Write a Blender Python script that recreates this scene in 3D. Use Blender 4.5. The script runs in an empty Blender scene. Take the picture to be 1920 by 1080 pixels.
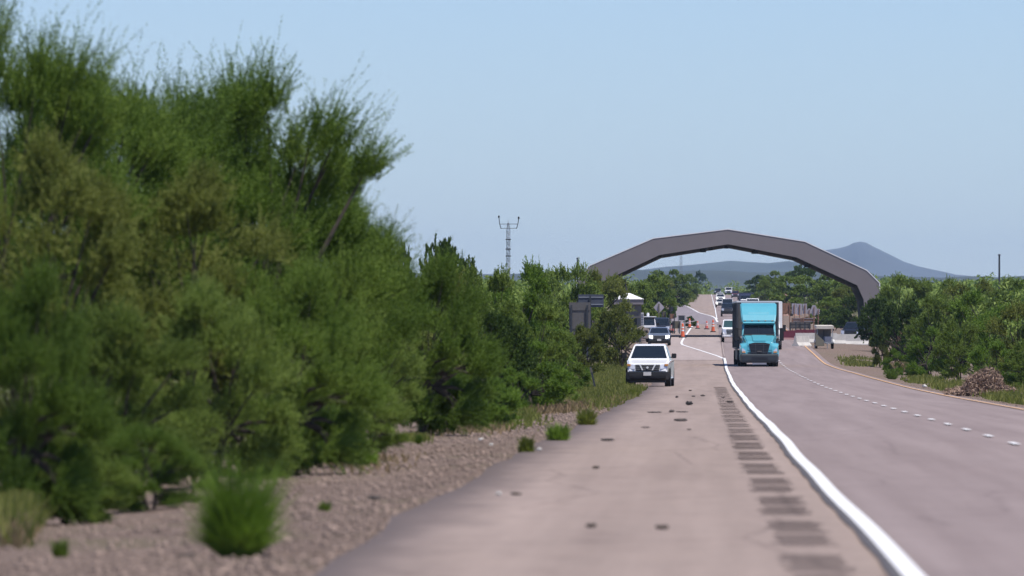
import bpy, bmesh, math, random
import numpy as np
from mathutils import Vector, Matrix

S = bpy.context.scene
COL = S.collection
R = math.radians
F = 16000.0          # focal length in photo pixels (300 mm lens)
VX, VY = 1310.0, 630.0   # photo pixel where the road direction (+Y) meets the eye level
EYE = 1.75

# ------------------------------------------------------------------ camera, sky, sun, exposure
cam = bpy.data.cameras.new('camera')
cam.sensor_width = 36.0
cam.lens = 36.0 * F / 1920.0
cam.clip_start = 1.0
cam.clip_end = 80000.0
cam.dof.use_dof = True
cam.dof.focus_distance = 520.0
cam.dof.aperture_fstop = 4.8
cam_o = bpy.data.objects.new('camera', cam)
cam_o.location = (0, 0, EYE)
cam_o.rotation_euler = (math.pi / 2 + math.atan(90 / F), 0, math.atan(350 / F))
COL.objects.link(cam_o)
S.camera = cam_o

SUN = Vector((0.30, -0.24, 0.92)).normalized()
SUN_EL = math.asin(SUN.z)
SUN_AZ = math.atan2(SUN.x, SUN.y)
w = bpy.data.worlds.new("World")
S.world = w
w.use_nodes = True
nt = w.node_tree
nt.nodes.clear()
sky = nt.nodes.new('ShaderNodeTexSky')
sky.sky_type = 'NISHITA'
sky.sun_disc = False
sky.sun_elevation = SUN_EL
sky.sun_rotation = SUN_AZ
sky.altitude = 1000
sky.air_density = 1.0
sky.dust_density = 0.3
sky.ozone_density = 3.0
tint = nt.nodes.new('ShaderNodeMix')
tint.data_type = 'RGBA'
tint.blend_type = 'MULTIPLY'
tint.inputs[0].default_value = 1.0
tint.inputs[7].default_value = (0.77, 0.88, 1.16, 1)
bg = nt.nodes.new('ShaderNodeBackground')
bg.inputs[1].default_value = 0.106
out = nt.nodes.new('ShaderNodeOutputWorld')
nt.links.new(sky.outputs[0], tint.inputs[6])
nt.links.new(tint.outputs[2], bg.inputs[0])
nt.links.new(bg.outputs[0], out.inputs[0])

sl = bpy.data.lights.new('sun', 'SUN')
sl.energy = 5.0
sl.angle = R(0.5)
sl.color = (1.0, 0.955, 0.89)
so = bpy.data.objects.new('sun', sl)
so.rotation_euler = SUN.to_track_quat('Z', 'Y').to_euler()
so.location = (50, 0, 200)
COL.objects.link(so)

S.view_settings.view_transform = 'Standard'
S.view_settings.look = 'None'
S.view_settings.gamma = 1
S.view_settings.use_curve_mapping = False
S.view_settings.exposure = 0.12
S.render.engine = 'CYCLES'
S.cycles.max_bounces = 6
S.cycles.transparent_max_bounces = 8
S.cycles.volume_bounces = 0

# ------------------------------------------------------------------ materials
def new_mat(name):
    m = bpy.data.materials.new(name)
    m.use_nodes = True
    n = m.node_tree.nodes
    b = n.get('Principled BSDF')
    return m, m.node_tree, b

def mat(name, c, rough=0.6, metal=0.0, var=0.12, scale=3.0, bump=0.0, coat=0.0, spec=0.5, emit=0.0):
    m, t, b = new_mat(name)
    b.inputs['Roughness'].default_value = rough
    b.inputs['Metallic'].default_value = metal
    b.inputs['Specular IOR Level'].default_value = spec
    if coat:
        b.inputs['Coat Weight'].default_value = coat
        b.inputs['Coat Roughness'].default_value = 0.06
    tc = t.nodes.new('ShaderNodeTexCoord')
    no = t.nodes.new('ShaderNodeTexNoise')
    no.inputs['Scale'].default_value = scale
    no.inputs['Detail'].default_value = 5
    t.links.new(tc.outputs['Object'], no.inputs['Vector'])
    mr = t.nodes.new('ShaderNodeMapRange')
    mr.inputs[1].default_value = 0.25
    mr.inputs[2].default_value = 0.75
    mr.inputs[3].default_value = 1 - var
    mr.inputs[4].default_value = 1 + var
    t.links.new(no.outputs['Fac'], mr.inputs[0])
    mx = t.nodes.new('ShaderNodeMix')
    mx.data_type = 'RGBA'
    mx.blend_type = 'MULTIPLY'
    mx.inputs[0].default_value = 1
    mx.inputs[6].default_value = (*c, 1)
    t.links.new(mr.outputs[0], mx.inputs[7])
    t.links.new(mx.outputs[2], b.inputs['Base Color'])
    if bump:
        bn = t.nodes.new('ShaderNodeBump')
        bn.inputs['Strength'].default_value = bump
        bn.inputs['Distance'].default_value = 0.02
        t.links.new(no.outputs['Fac'], bn.inputs['Height'])
        t.links.new(bn.outputs['Normal'], b.inputs['Normal'])
    if emit:
        b.inputs['Emission Color'].default_value = (*c, 1)
        b.inputs['Emission Strength'].default_value = emit
    return m

def ramp(t, fac, stops):
    r = t.nodes.new('ShaderNodeValToRGB')
    e = r.color_ramp.elements
    while len(e) < len(stops):
        e.new(0.5)
    for i, (p, c) in enumerate(stops):
        e[i].position = p
        e[i].color = (*c, 1)
    t.links.new(fac, r.inputs[0])
    return r

def noise(t, vec, scale, detail=6, rough=0.6, stretch=None):
    if stretch:
        mp = t.nodes.new('ShaderNodeMapping')
        mp.inputs['Scale'].default_value = stretch
        t.links.new(vec, mp.inputs['Vector'])
        vec = mp.outputs[0]
    n = t.nodes.new('ShaderNodeTexNoise')
    n.inputs['Scale'].default_value = scale
    n.inputs['Detail'].default_value = detail
    n.inputs['Roughness'].default_value = rough
    t.links.new(vec, n.inputs['Vector'])
    return n.outputs['Fac']

def mixc(t, fac, a, b, mode='MIX'):
    m = t.nodes.new('ShaderNodeMix')
    m.data_type = 'RGBA'
    m.blend_type = mode
    if isinstance(fac, (int, float)):
        m.inputs[0].default_value = fac
    else:
        t.links.new(fac, m.inputs[0])
    for k, v in ((6, a), (7, b)):
        if isinstance(v, tuple):
            m.inputs[k].default_value = (*v, 1)
        else:
            t.links.new(v, m.inputs[k])
    return m.outputs[2]

def ground_mat():
    m, t, b = new_mat('gravelly_soil')
    tc = t.nodes.new('ShaderNodeTexCoord').outputs['Object']
    fine = noise(t, tc, 9.0, 8, 0.75)
    big = noise(t, tc, 0.25, 4)
    soil = ramp(t, fine, [(0.30, (0.070, 0.048, 0.037)), (0.5, (0.180, 0.130, 0.104)), (0.68, (0.32, 0.245, 0.202))]).outputs[0]
    green = ramp(t, fine, [(0.3, (0.05, 0.06, 0.02)), (0.7, (0.16, 0.16, 0.07))]).outputs[0]
    f = ramp(t, big, [(0.52, (0, 0, 0)), (0.66, (1, 1, 1))]).outputs[0]
    # verge stays bare; scrub soil is greener away from the road and far off
    sx = t.nodes.new('ShaderNodeSeparateXYZ')
    t.links.new(tc, sx.inputs[0])
    ab = t.nodes.new('ShaderNodeMath'); ab.operation = 'SUBTRACT'
    t.links.new(sx.outputs[0], ab.inputs[0]); ab.inputs[1].default_value = 4.5
    ab2 = t.nodes.new('ShaderNodeMath'); ab2.operation = 'ABSOLUTE'
    t.links.new(ab.outputs[0], ab2.inputs[0])
    mr = t.nodes.new('ShaderNodeMapRange')
    mr.inputs[1].default_value = 13; mr.inputs[2].default_value = 22
    t.links.new(ab2.outputs[0], mr.inputs[0])
    mu = t.nodes.new('ShaderNodeMath'); mu.operation = 'MAXIMUM'
    mu2 = t.nodes.new('ShaderNodeMath'); mu2.operation = 'MULTIPLY'; mu2.inputs[1].default_value = 0.35
    t.links.new(f, mu2.inputs[0])
    t.links.new(mr.outputs[0], mu.inputs[0]); t.links.new(mu2.outputs[0], mu.inputs[1])
    c = mixc(t, mu.outputs[0], soil, green)
    t.links.new(c, b.inputs['Base Color'])
    b.inputs['Roughness'].default_value = 0.95
    b.inputs['Specular IOR Level'].default_value = 0.1
    bn = t.nodes.new('ShaderNodeBump')
    bn.inputs['Strength'].default_value = 0.9
    bn.inputs['Distance'].default_value = 0.05
    t.links.new(fine, bn.inputs['Height'])
    t.links.new(bn.outputs['Normal'], b.inputs['Normal'])
    return m

def pave_mat(name, c0, c1, spots=0.5):
    m, t, b = new_mat(name)
    tc = t.nodes.new('ShaderNodeTexCoord').outputs['Object']
    grain = noise(t, tc, 14.0, 8, 0.8)
    lng = noise(t, tc, 1.0, 5, 0.6, (1.3, 0.02, 1))
    blot = noise(t, tc, 0.5, 6, 0.65, (1.0, 0.16, 1))
    base = ramp(t, lng, [(0.3, c0), (0.7, c1)]).outputs[0]
    g = ramp(t, grain, [(0.3, (0.86, 0.85, 0.85)), (0.7, (1.1, 1.1, 1.1))]).outputs[0]
    c = mixc(t, 1.0, base, g, 'MULTIPLY')
    s = ramp(t, blot, [(0.26, (0.88, 0.86, 0.86)), (0.46, (1, 1, 1)), (0.75, (1.04, 1.03, 1.03))]).outputs[0]
    c = mixc(t, spots, c, mixc(t, 1.0, c, s, 'MULTIPLY'))
    mott = noise(t, tc, 1.6, 7, 0.75, (1.0, 0.30, 1))
    mm = ramp(t, mott, [(0.28, (0.80, 0.78, 0.77)), (0.47, (1, 1, 1)), (0.72, (1.09, 1.08, 1.07))]).outputs[0]
    c = mixc(t, spots, c, mixc(t, 1.0, c, mm, 'MULTIPLY'))
    mp = t.nodes.new('ShaderNodeMapping')
    mp.inputs['Scale'].default_value = (0.55, 0.14, 1)
    wn = t.nodes.new('ShaderNodeTexNoise'); wn.inputs['Scale'].default_value = 0.9; wn.inputs['Detail'].default_value = 6
    t.links.new(tc, wn.inputs['Vector'])
    wa = mixc(t, 0.16, tc, wn.outputs['Color'], 'ADD')
    t.links.new(wa, mp.inputs['Vector'])
    vo = t.nodes.new('ShaderNodeTexVoronoi'); vo.feature = 'DISTANCE_TO_EDGE'; vo.inputs['Scale'].default_value = 0.6
    t.links.new(mp.outputs[0], vo.inputs['Vector'])
    cr = ramp(t, vo.outputs['Distance'], [(0.0, (0.62, 0.60, 0.60)), (0.006, (0.85, 0.84, 0.84)), (0.016, (1, 1, 1))]).outputs[0]
    c = mixc(t, spots, c, mixc(t, 1.0, c, cr, 'MULTIPLY'))
    t.links.new(c, b.inputs['Base Color'])
    b.inputs['Roughness'].default_value = 0.85
    b.inputs['Specular IOR Level'].default_value = 0.25
    bn = t.nodes.new('ShaderNodeBump')
    bn.inputs['Strength'].default_value = 0.25
    bn.inputs['Distance'].default_value = 0.01
    t.links.new(grain, bn.inputs['Height'])
    t.links.new(bn.outputs['Normal'], b.inputs['Normal'])
    return m

def paint_mat(name, c, wear):
    m, t, b = new_mat(name)
    tc = t.nodes.new('ShaderNodeTexCoord').outputs['Object']
    g = noise(t, tc, 5.0, 8, 0.75, (1, 0.25, 1))
    r = ramp(t, g, [(0.28, wear), (0.42, c), (1.0, c)]).outputs[0]
    t.links.new(r, b.inputs['Base Color'])
    b.inputs['Roughness'].default_value = 0.6
    return m

def leaf_mat(name, ca, cb, cc, trans=0.35):
    m, t, b = new_mat(name)
    tc = t.nodes.new('ShaderNodeTexCoord').outputs['Object']
    oi = t.nodes.new('ShaderNodeObjectInfo')
    n1 = noise(t, tc, 2.2, 4, 0.6)
    n2 = noise(t, tc, 40.0, 2, 0.5)
    ad = t.nodes.new('ShaderNodeMath'); ad.operation = 'MULTIPLY_ADD'
    ad.inputs[1].default_value = 0.45
    t.links.new(n2, ad.inputs[0]); t.links.new(n1, ad.inputs[2])
    ad2 = t.nodes.new('ShaderNodeMath'); ad2.operation = 'MULTIPLY_ADD'
    ad2.inputs[1].default_value = 0.22
    t.links.new(oi.outputs['Random'], ad2.inputs[0]); t.links.new(ad.outputs[0], ad2.inputs[2])
    r = ramp(t, ad2.outputs[0], [(0.55, ca), (0.82, cb), (1.05, cc)]).outputs[0]
    t.links.new(r, b.inputs['Base Color'])
    b.inputs['Roughness'].default_value = 0.6
    b.inputs['Specular IOR Level'].default_value = 0.12
    tr = t.nodes.new('ShaderNodeBsdfTranslucent')
    bright = mixc(t, 1.0, r, (1.25, 1.5, 0.8), 'MULTIPLY')
    t.links.new(bright, tr.inputs[0])
    mx = t.nodes.new('ShaderNodeMixShader')
    mx.inputs[0].default_value = trans
    t.links.new(b.outputs[0], mx.inputs[1]); t.links.new(tr.outputs[0], mx.inputs[2])
    o = t.nodes['Material Output']
    t.links.new(mx.outputs[0], o.inputs[0])
    return m

M = {}
M['ground'] = ground_mat()
M['shoulder'] = pave_mat('weathered_shoulder_asphalt', (0.240, 0.184, 0.153), (0.318, 0.246, 0.208), 0.8)
M['road'] = pave_mat('travel_lane_asphalt', (0.208, 0.161, 0.149), (0.272, 0.216, 0.202), 0.5)
M['slab'] = pave_mat('pale_concrete_slab', (0.31, 0.25, 0.225), (0.37, 0.30, 0.272), 0.6)
M['ramp'] = pave_mat('grey_ramp_asphalt', (0.21, 0.180, 0.185), (0.25, 0.215, 0.222), 0.5)
M['edge_dirt'] = pave_mat('dusty_broken_pavement_edge', (0.19, 0.155, 0.15), (0.25, 0.21, 0.205), 0.8)
M['rumble'] = pave_mat('milled_asphalt', (0.140, 0.104, 0.087), (0.185, 0.140, 0.119), 0.6)
M['seam'] = mat('tar_seam', (0.085, 0.075, 0.075), 0.9, var=0.3)
M['white_line'] = paint_mat('white_road_paint', (0.74, 0.72, 0.70), (0.40, 0.36, 0.34))
M['yellow_line'] = paint_mat('yellow_road_paint', (0.62, 0.36, 0.16), (0.40, 0.27, 0.19))
M['leaf_fresh'] = leaf_mat('fresh_green_leaves', (0.055, 0.091, 0.016), (0.098, 0.154, 0.023), (0.157, 0.221, 0.041), 0.22)
M['leaf_bright'] = leaf_mat('bright_green_leaves', (0.073, 0.120, 0.021), (0.129, 0.203, 0.030), (0.207, 0.292, 0.054), 0.22)
M['leaf_mid'] = leaf_mat('mid_green_leaves', (0.083, 0.120, 0.024), (0.143, 0.192, 0.039), (0.209, 0.270, 0.064), 0.22)
M['leaf_olive'] = leaf_mat('olive_leaves', (0.093, 0.111, 0.026), (0.153, 0.173, 0.039), (0.208, 0.226, 0.059), 0.22)
M['leaf_dark'] = leaf_mat('dark_green_leaves', (0.039, 0.066, 0.016), (0.066, 0.106, 0.024), (0.099, 0.152, 0.038), 0.15)
M['grass'] = leaf_mat('yellow_green_grass', (0.10, 0.12, 0.03), (0.16, 0.17, 0.045), (0.23, 0.21, 0.07), 0.4)
M['drygrass'] = leaf_mat('dry_tan_grass', (0.17, 0.12, 0.07), (0.26, 0.18, 0.11), (0.32, 0.25, 0.15), 0.3)
M['deadtwig'] = mat('dead_brown_leaves', (0.30, 0.205, 0.15), 0.9, var=0.5, scale=20)
M['bark'] = mat('brown_bark', (0.045, 0.035, 0.026), 0.95, var=0.4, scale=6, bump=0.5)
M['stone'] = mat('pale_grey_brown_stone', (0.225, 0.163, 0.130), 0.95, var=0.6, scale=2.3)
M['teal'] = mat('teal_truck_paint', (0.085, 0.36, 0.44), 0.3, var=0.03, coat=0.8)
M['white_car'] = mat('white_car_paint', (0.80, 0.79, 0.78), 0.3, var=0.03, coat=0.6)
M['silver'] = mat('blue_grey_car_paint', (0.20, 0.23, 0.29), 0.3, 0.3, var=0.04, coat=0.7)
M['black_car'] = mat('black_car_paint', (0.012, 0.012, 0.017), 0.3, var=0.05, coat=0.6)
M['red_car'] = mat('dark_red_car_paint', (0.13, 0.02, 0.03), 0.3, var=0.04, coat=0.6)
M['navy'] = mat('navy_truck_paint', (0.045, 0.05, 0.10), 0.35, var=0.04, coat=0.4)
M['grey_car'] = mat('pale_grey_car_paint', (0.42, 0.41, 0.43), 0.35, var=0.04, coat=0.5)
M['glass'] = mat('dark_vehicle_glass', (0.012, 0.016, 0.020), 0.07, var=0.05, spec=0.6)
M['glass_teal'] = mat('green_tinted_glass', (0.035, 0.075, 0.075), 0.08, var=0.05, spec=0.6)
M['dark_plastic'] = mat('dark_plastic_trim', (0.008, 0.008, 0.010), 0.75, var=0.1)
M['bumper_grey'] = mat('blue_grey_bumper_plastic', (0.022, 0.027, 0.034), 0.55, var=0.08)
M['grille'] = mat('black_grille', (0.01, 0.01, 0.014), 0.5, var=0.1)
M['chrome'] = mat('chrome_trim', (0.62, 0.62, 0.64), 0.18, 1.0, var=0.03)
M['rubber'] = mat('black_tyre_rubber', (0.016, 0.015, 0.015), 0.85, var=0.15)
M['lamp'] = mat('clear_headlamp_lens', (0.70, 0.70, 0.72), 0.12, 0.4, var=0.05, coat=0.6)
M['lamp_lit'] = mat('lit_headlamp', (1.0, 0.97, 0.9), 0.2, var=0.0, emit=3.0)
M['amber'] = mat('amber_lens', (0.65, 0.28, 0.06), 0.25, var=0.05)
M['plate'] = mat('pale_plate', (0.62, 0.60, 0.56), 0.5, var=0.05)
M['trailer_side'] = mat('grey_brown_trailer_side', (0.115, 0.108, 0.105), 0.45, var=0.1)
M['trailer_frame'] = mat('dark_trailer_frame', (0.06, 0.065, 0.075), 0.5, var=0.1)
M['white_panel'] = mat('white_metal_panel', (0.78, 0.77, 0.76), 0.45, var=0.05)
M['arch'] = mat('grey_painted_steel', (0.206, 0.180, 0.180), 0.6, var=0.05, scale=0.6)
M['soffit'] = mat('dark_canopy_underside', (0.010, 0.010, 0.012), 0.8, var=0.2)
M['concrete'] = mat('pale_concrete', (0.52, 0.49, 0.45), 0.9, var=0.15, scale=2, bump=0.2)
M['galv'] = mat('galvanised_steel', (0.32, 0.33, 0.35), 0.5, 0.6, var=0.1)
M['dark_steel'] = mat('dark_steel', (0.05, 0.055, 0.065), 0.6, 0.3, var=0.1)
M['sign_back'] = mat('dull_grey_sign_back', (0.125, 0.115, 0.108), 0.6, 0.2, var=0.08)
M['sign_blue'] = mat('blue_grey_sign_back', (0.055, 0.062, 0.085), 0.6, var=0.12)
M['sign_pale'] = mat('pale_lavender_sign_back', (0.36, 0.33, 0.36), 0.6, var=0.2)
M['sign_dark'] = mat('dark_sign_board', (0.03, 0.035, 0.06), 0.6, var=0.1)
M['wood'] = mat('weathered_rust_brown_wood', (0.22, 0.115, 0.075), 0.9, var=0.4, scale=4)
M['cone'] = mat('safety_orange_plastic', (0.72, 0.13, 0.045), 0.5, var=0.08)
M['cone_pink'] = mat('faded_red_orange_plastic', (0.60, 0.13, 0.10), 0.55, var=0.1)
M['reflect'] = mat('white_reflective_band', (0.72, 0.70, 0.68), 0.4, var=0.05)
M['maroon'] = mat('dark_red_plastic', (0.12, 0.018, 0.03), 0.5, var=0.12)
M['canopy_tan'] = mat('pale_tan_canvas', (0.60, 0.55, 0.47), 0.8, var=0.1)
M['panel_blue'] = mat('blue_grey_metal_panel', (0.16, 0.17, 0.22), 0.5, 0.2, var=0.08)
M['olive_panel'] = mat('dull_olive_board', (0.115, 0.105, 0.08), 0.7, var=0.1)
M['mound'] = mat('red_brown_bare_soil', (0.24, 0.135, 0.095), 0.95, var=0.35, scale=0.6, bump=0.5)
M['hill'] = mat('dry_scrub_hillside', (0.036, 0.046, 0.034), 0.95, var=0.5, scale=0.004)
M['rock'] = mat('grey_green_mountain_rock', (0.062, 0.070, 0.072), 0.95, var=0.3, scale=0.004)
M['clod'] = mat('dark_dry_clod', (0.055, 0.045, 0.04), 0.95, var=0.3, scale=8)

# ------------------------------------------------------------------ object helpers
def obj(name, mesh, parent=None, loc=None):
    o = bpy.data.objects.new(name, mesh)
    COL.objects.link(o)
    if parent is not None:
        o.parent = parent
    if loc is not None:
        o.location = loc
    return o

def tag(o, label=None, cat=None, group=None, kind=None):
    if label: o['label'] = label
    if cat: o['category'] = cat
    if group: o['group'] = group
    if kind: o['kind'] = kind
    return o

def thing(name, label, cat, loc, rz=0.0, group=None):
    o = bpy.data.objects.new(name, None)
    o.empty_display_size = 0.3
    COL.objects.link(o)
    o.location = loc
    o.rotation_euler = (0, 0, rz)
    return tag(o, label, cat, group)

class MB:
    """collects shapes into one mesh"""
    def __init__(s):
        s.v = []; s.f = []
    def add(s, v, f):
        k = len(s.v)
        s.v += [tuple(p) for p in v]
        s.f += [tuple(i + k for i in q) for q in f]
        return s
    def box(s, x0, x1, y0, y1, z0, z1):
        v = [(x, y, z) for z in (z0, z1) for y in (y0, y1) for x in (x0, x1)]
        return s.add(v, [(0, 2, 3, 1), (4, 5, 7, 6), (0, 1, 5, 4), (2, 6, 7, 3), (0, 4, 6, 2), (1, 3, 7, 5)])
    def prism(s, prof):
        """prof: (y, z, half_width) ring in the side view, mirrored across x"""
        n = len(prof)
        v = [(-h, y, z) for y, z, h in prof] + [(h, y, z) for y, z, h in prof]
        f = [tuple(range(n)), tuple(range(2 * n - 1, n - 1, -1))]
        for i in range(n):
            j = (i + 1) % n
            f.append((i, n + i, n + j, j))
        return s.add(v, f)
    def slab(s, pts, t=0.02, push=0.004, shrink=0.0):
        """thick plate on a planar polygon, pushed out along its normal"""
        P = [Vector(p) for p in pts]
        c = sum(P, Vector()) / len(P)
        nrm = (P[1] - P[0]).cross(P[-1] - P[0]).normalized()
        P = [p + (c - p) * shrink for p in P]
        a = [p + nrm * (push - t) for p in P]
        b = [p + nrm * push for p in P]
        n = len(P)
        f = [tuple(range(n - 1, -1, -1)), tuple(range(n, 2 * n))]
        for i in range(n):
            j = (i + 1) % n
            f.append((i, j, n + j, n + i))
        return s.add(a + b, f)
    def tube(s, pts, radii, seg=6, cap=True):
        P = [Vector(p) for p in pts]
        if not hasattr(radii, '__len__'):
            radii = [radii] * len(P)
        v = []; f = []
        for i, p in enumerate(P):
            d = (P[min(i + 1, len(P) - 1)] - P[max(i - 1, 0)]).normalized()
            a = d.cross(Vector((0, 0, 1)) if abs(d.z) < 0.95 else Vector((1, 0, 0))).normalized()
            b = d.cross(a)
            for k in range(seg):
                t = 2 * math.pi * k / seg
                v.append(p + (a * math.cos(t) + b * math.sin(t)) * radii[i])
        for i in range(len(P) - 1):
            for k in range(seg):
                f.append((i * seg + k, i * seg + (k + 1) % seg, (i + 1) * seg + (k + 1) % seg, (i + 1) * seg + k))
        if cap:
            f.append(tuple(range(seg - 1, -1, -1)))
            f.append(tuple((len(P) - 1) * seg + k for k in range(seg)))
        return s.add(v, f)
    def lathe(s, prof, seg=14, axis='z', c=(0, 0, 0)):
        v = []; f = []
        n = len(prof)
        for k in range(seg):
            t = 2 * math.pi * k / seg
            for r, h in prof:
                if axis == 'z':
                    v.append((c[0] + r * math.cos(t), c[1] + r * math.sin(t), c[2] + h))
                else:
                    v.append((c[0] + h, c[1] + r * math.cos(t), c[2] + r * math.sin(t)))
        for k in range(seg):
            k2 = (k + 1) % seg
            for i in range(n - 1):
                f.append((k * n + i, k2 * n + i, k2 * n + i + 1, k * n + i + 1))
        return s.add(v, f)
    def mesh(s, name, m, bevel=0.0, smooth=False, seg=2):
        me = bpy.data.meshes.new(name)
        me.from_pydata(s.v, [], s.f)
        bm = bmesh.new(); bm.from_mesh(me)
        bmesh.ops.recalc_face_normals(bm, faces=bm.faces)
        if bevel:
            es = [e for e in bm.edges if len(e.link_faces) == 2 and e.calc_face_angle(0) > 0.25]
            bmesh.ops.bevel(bm, geom=es, offset=bevel, segments=seg, affect='EDGES', clamp_overlap=True)
        bm.to_mesh(me); bm.free()
        if smooth:
            for p in me.polygons: p.use_smooth = True
        me.materials.append(m)
        return me
    def build(s, name, m, parent=None, bevel=0.0, smooth=False, loc=None):
        return obj(name, s.mesh(name, m, bevel, smooth), parent, loc)

def quads_mesh(name, V, m):
    """numpy (n,4,3) quads to a mesh"""
    n = len(V)
    me = bpy.data.meshes.new(name)
    me.vertices.add(n * 4)
    me.vertices.foreach_set('co', V.reshape(-1).astype(np.float32))
    me.loops.add(n * 4)
    me.loops.foreach_set('vertex_index', np.arange(n * 4, dtype=np.int32))
    me.polygons.add(n)
    me.polygons.foreach_set('loop_start', np.arange(0, n * 4, 4, dtype=np.int32))
    me.update(calc_edges=True)
    me.materials.append(m)
    return me

# ------------------------------------------------------------------ terrain
PY = [0, 60, 140, 228, 300, 357, 450, 520, 570, 620, 690, 850, 1185, 1450, 1700, 2000, 2250, 2400, 2550, 2750, 3200, 4200, 6500, 9000, 40000]
PZ = [0, .03, -.02, -.20, -.33, -.38, -.33, -.25, -.05, .50, 1.22, 2.25, 4.4, 6.4, 8.2, 10.6, 12.6, 13.4, 13.6, 12.6, 9.5, 5.0, 1.0, .2, .2]
def _smooth_profile():
    ys = np.arange(0, 4200, 5.0)
    z = np.interp(ys, PY, PZ)
    k = np.hanning(13); k /= k.sum()
    zz = np.convolve(np.pad(z, 6, mode='edge'), k, mode='valid')
    return ys, zz
_ys, _zs = _smooth_profile()
def prof(Y):
    return float(np.interp(Y, _ys, _zs)) if Y < 4190 else float(np.interp(Y, PY, PZ))
def lerp(poly, Y):
    return float(np.interp(Y, [p[0] for p in poly], [p[1] for p in poly]))
WHITE = [(10, 1.52), (63, 1.50), (117, 1.42), (205, 1.42), (400, 1.52), (565, 1.75), (1050, 2.3), (1430, 2.75), (2350, 3.45), (2800, 3.8)]
YELLOW = [(10, 8.8), (357, 8.75), (480, 8.7), (560, 8.35), (660, 8.3), (1000, 9.4), (1500, 10.3), (2350, 11.2), (2800, 11.6)]
LEFT = [(10, -2.9), (63, -2.8), (117, -2.7), (167, -2.4), (290, -2.1), (420, -2.0), (520, -2.4), (580, -3.4), (620, -4.6), (760, -5.2), (1050, -4.2), (1500, -5.0), (1720, -5.6), (1760, -1.2), (2350, -0.6), (2800, -.4)]
def smoothstep(a, b, x):
    t = min(1, max(0, (x - a) / (b - a)))
    return t * t * (3 - 2 * t)
def cross(X, Y):
    c = -0.02 * (min(max(X, 5), 9) - 5) - 0.035 * (min(max(X, 9), 13) - 9)
    c += 0.03 * max(-3.0, min(0, X + 3.2)) * (1 - smoothstep(420, 600, Y))
    return c
def rz(X, Y):
    return prof(Y) + cross(X, Y) + 0.03
def gz(X, Y):
    l = lerp(LEFT, min(Y, 2790)); r = lerp(YELLOW, min(Y, 2790)) + 0.4
    off = max(l - X, X - r)
    z = prof(Y) + cross(X, Y)
    if off < -0.7 and Y < 2750:
        return z - 0.13
    a = smoothstep(0.3, 4, off)
    nz = 0.06 * math.sin(X * 1.1 + 0.13 * Y) + 0.05 * math.sin(X * 0.37 - Y * 0.071 + 1.3) + 0.04 * math.sin(0.31 * Y + 2)
    return z + a * nz
def at(px, Y):
    X = (px - VX) * Y / F
    return X
def place(px, Y, dz=0.0):
    X = at(px, Y)
    return Vector((X, Y, gz(X, Y) + dz))
def on_road(px, Y):
    X = at(px, Y)
    return Vector((X, Y, rz(X, Y)))
def ground_Y(y, X=0.0, px=None):
    """distance at which the ground is seen at photo row y"""
    lo, hi = 40.0, 2300.0
    for _ in range(40):
        m_ = 0.5 * (lo + hi)
        xx = at(px, m_) if px is not None else X
        yy = VY + F * (EYE - prof(m_) - cross(xx, m_)) / m_
        if yy > y: lo = m_
        else: hi = m_
    return lo

ROWS = list(np.arange(10, 300, 5)) + list(np.arange(300, 800, 10)) + list(np.arange(800, 2800, 25))
far = [2800]
while far[-1] < 40000: far.append(far[-1] * 1.12)
GROWS = ROWS + far
XC = [-9000, -5000, -3000, -1500, -800, -400, -200, -120, -80, -55, -40, -30, -24, -19, -15, -12] + list(np.arange(-10, 15.1, 0.7)) + [17, 20, 24, 30, 40, 55, 80, 120, 200, 400, 800, 1500, 3000, 5000, 9000]
def sheet(rows, cols, zf):
    v = []; f = []
    nc = len(cols)
    for Y in rows:
        for X in cols:
            v.append((X, Y, zf(X, Y)))
    for i in range(len(rows) - 1):
        for j in range(nc - 1):
            a = i * nc + j
            f.append((a, a + 1, a + nc + 1, a + nc))
    return v, f
b = MB(); b.add(*sheet([-60, -20] + GROWS, XC, gz))
ground = b.build('ground', M['ground'], smooth=True)
tag(ground, kind='structure')

def strip(m, poly_l, poly_r, rows, ncol, zf, skirt=False):
    v = []; f = []
    n = ncol + 1 + (2 if skirt else 0)
    for Y in rows:
        l = poly_l(Y); r = poly_r(Y)
        row = [(l + (r - l) * k / ncol) for k in range(ncol + 1)]
        pts = [(X, Y, zf(X, Y)) for X in row]
        if skirt:
            pts = [(l - 0.05, Y, zf(l, Y) - 0.16)] + pts + [(r + 0.06, Y, zf(r, Y) - 0.16)]
        v += pts
    for i in range(len(rows) - 1):
        for j in range(n - 1):
            a = i * n + j
            f.append((a, a + 1, a + n + 1, a + n))
    m.add(v, f)

# road = travel lanes; shoulder, ramp apron and markings are its parts
b = MB(); strip(b, lambda Y: lerp(WHITE, Y) - 0.30, lambda Y: lerp(YELLOW, Y) + 0.42, ROWS, 14, rz, True)
road = b.build('road', M['road'], smooth=True)
tag(road, kind='structure')
def wob(Y, s=0.0):
    return 0.10 * math.sin(Y * 0.21 + s) + 0.07 * math.sin(Y * 0.53 + 1 + s) + 0.05 * math.sin(Y * 1.7 + s)
r1 = list(np.arange(10, 300, 1.25)) + [Y for Y in ROWS if 300 <= Y <= 1760]
b = MB(); strip(b, lambda Y: lerp(LEFT, Y) + (0.55 * wob(Y) + .03 * math.sin(Y * 3.9) if Y < 420 else 0), lambda Y: lerp(WHITE, Y) - 0.12, ROWS, 8, lambda X, Y: rz(X, Y) + 0.006 + Y * 3e-6, True)
sh = b.build('paved_shoulder', M['shoulder'], road, smooth=True)
at_ = sh.data.attributes.new('edge', 'FLOAT', 'POINT')
at_.data.foreach_set('value', [v.co.x - lerp(LEFT, v.co.y) for v in sh.data.vertices])
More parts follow.
